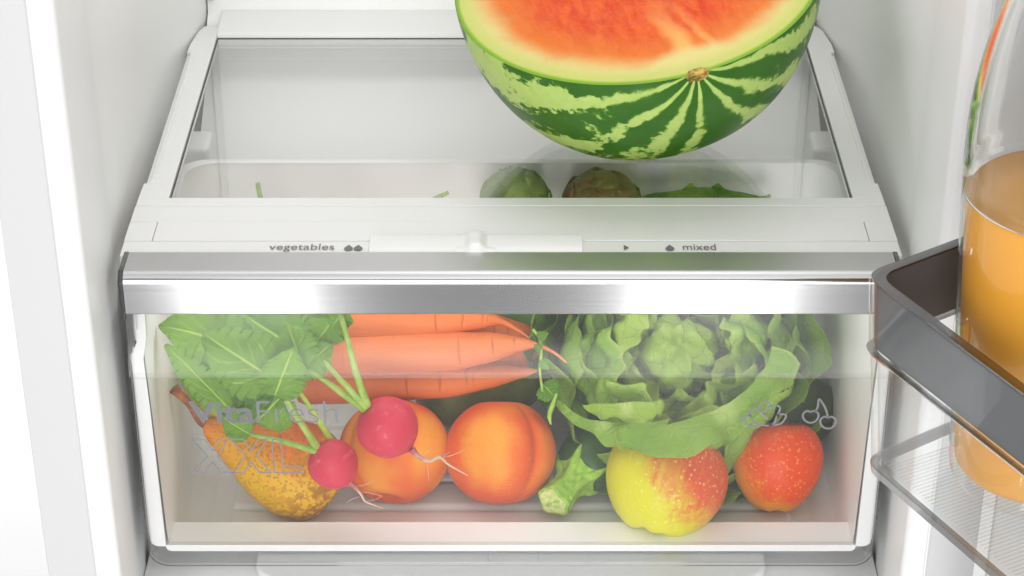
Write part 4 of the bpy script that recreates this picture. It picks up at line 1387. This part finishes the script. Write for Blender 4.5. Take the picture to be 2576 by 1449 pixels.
lp = tray_loop(0.0122)
nb = len(lp)
mesh('tray_base', [(p.x, p.y, 0.0050) for p in lp] + [(p.x, p.y, 0.0075) for p in lp],
     [tuple(range(nb)), tuple(range(nb, 2 * nb))] + [(i, (i + 1) % nb, nb + (i + 1) % nb, nb + i) for i in range(nb)], M['tray'], tray, smooth=False)
rv, rf = [], []
k = 0
t = 0.016
while t < 0.24:
    for_a = A0 + DB * t + DN * 0.016
    for_b = A0 + DB * t + DN * 0.105
    w = DB * 0.0006
    n0 = len(rv)
    rv += [(for_a - w).to_tuple()[:2] + (0.0076,), (for_b - w).to_tuple()[:2] + (0.0076,), (for_b + w).to_tuple()[:2] + (0.0076,), (for_a + w).to_tuple()[:2] + (0.0076,),
           for_a.to_tuple()[:2] + (0.0083,), for_b.to_tuple()[:2] + (0.0083,)]
    rf += [(n0, n0 + 1, n0 + 5, n0 + 4), (n0 + 3, n0 + 4, n0 + 5, n0 + 2)]
    t += 0.0026
rb = mesh('base_ribbing', rv, rf, M['edge'], tray, smooth=False)
rb['kind'] = 'stuff'

q0 = A0 + DN * 0.119 - DB * 0.015
dpl = [q0, q0 + DB * 0.62, q0 + DB * 0.62 + DN * 0.06, q0 + DN * 0.06]
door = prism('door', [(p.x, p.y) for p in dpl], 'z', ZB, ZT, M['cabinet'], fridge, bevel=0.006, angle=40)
for k in range(5):
    p = q0 + DN * (0.006 + 0.006 * k) - DB * 0.001
    dp = [p, p + DN * 0.004, p + DN * 0.004 - DB * 0.003, p - DB * 0.003]
    prism('gasket_fold', [(a.x, a.y) for a in dp], 'z', ZB, ZT, M['cabinet'], door, bevel=0.001, angle=40)

bottle = thing('juice_bottle', 'tall clear glass bottle of orange juice standing in the door tray', 'bottle', (0.266, -0.247, 0.0086))
BM = Matrix.Translation((0.266, -0.247, 0.0086))
outer = [(0.0001, 0.0045), (0.026, 0.0030), (0.033, 0.0002), (0.038, 0.0010), (0.0412, 0.0045), (0.0425, 0.012), (0.0438, 0.035), (0.0462, 0.075), (0.0490, 0.115), (0.0515, 0.155), (0.0527, 0.185), (0.0520, 0.208), (0.0488, 0.232), (0.0420, 0.260), (0.0330, 0.288), (0.0250, 0.318), (0.0205, 0.350), (0.0185, 0.385), (0.0185, 0.41)]
inner = [(max(0.00005, r - 0.0028), z + (0.006 if z < 0.006 else 0.0)) for r, z in outer]
inner[0] = (0.00005, 0.0105)
inner[1] = (0.024, 0.0090)
inner[2] = (0.031, 0.0078)
inner[3] = (0.0355, 0.0080)
inner[4] = (0.0388, 0.0110)
inner[5] = (0.0398, 0.0160)


def dense(prof, sub=5):
    P = smooth_path([(r, 0, z) for r, z in prof], sub)
    return [(max(p.x, 0.00004), p.z) for p in P]


JL = 0.163
do, di = dense(outer, 8), dense(inner, 8)
uo = [(r, z) for r, z in do if z > JL]
ui = [(r + max(0.0, 1 - (z - JL) / 0.012) ** 0.7 * 0.00275, z) for r, z in di if z > JL]
ring = uo + ui[::-1]
v, f = lathe(ring + [ring[0]], 96)
neck = mesh('bottle_glass', v, f, M['glass'], bottle, mw=BM)
lo = [(r, z) for r, z in do if z <= JL]
v, f = lathe(lo + [(uo[0][0] - 0.00005, uo[0][1] - 0.00005)], 96)
mesh('bottle_body', v, f, M['bottle_skin'], bottle, mw=BM)
ji = [(r + 0.0004, z) for r, z in di if z <= JL]
v, f = lathe(ji + [(ji[-1][0] - 0.0002, JL), (0.02, JL - 0.0003), (0.00004, JL - 0.0003)], 96)
mesh('juice', v, f, M['juice'], bottle, mw=BM)
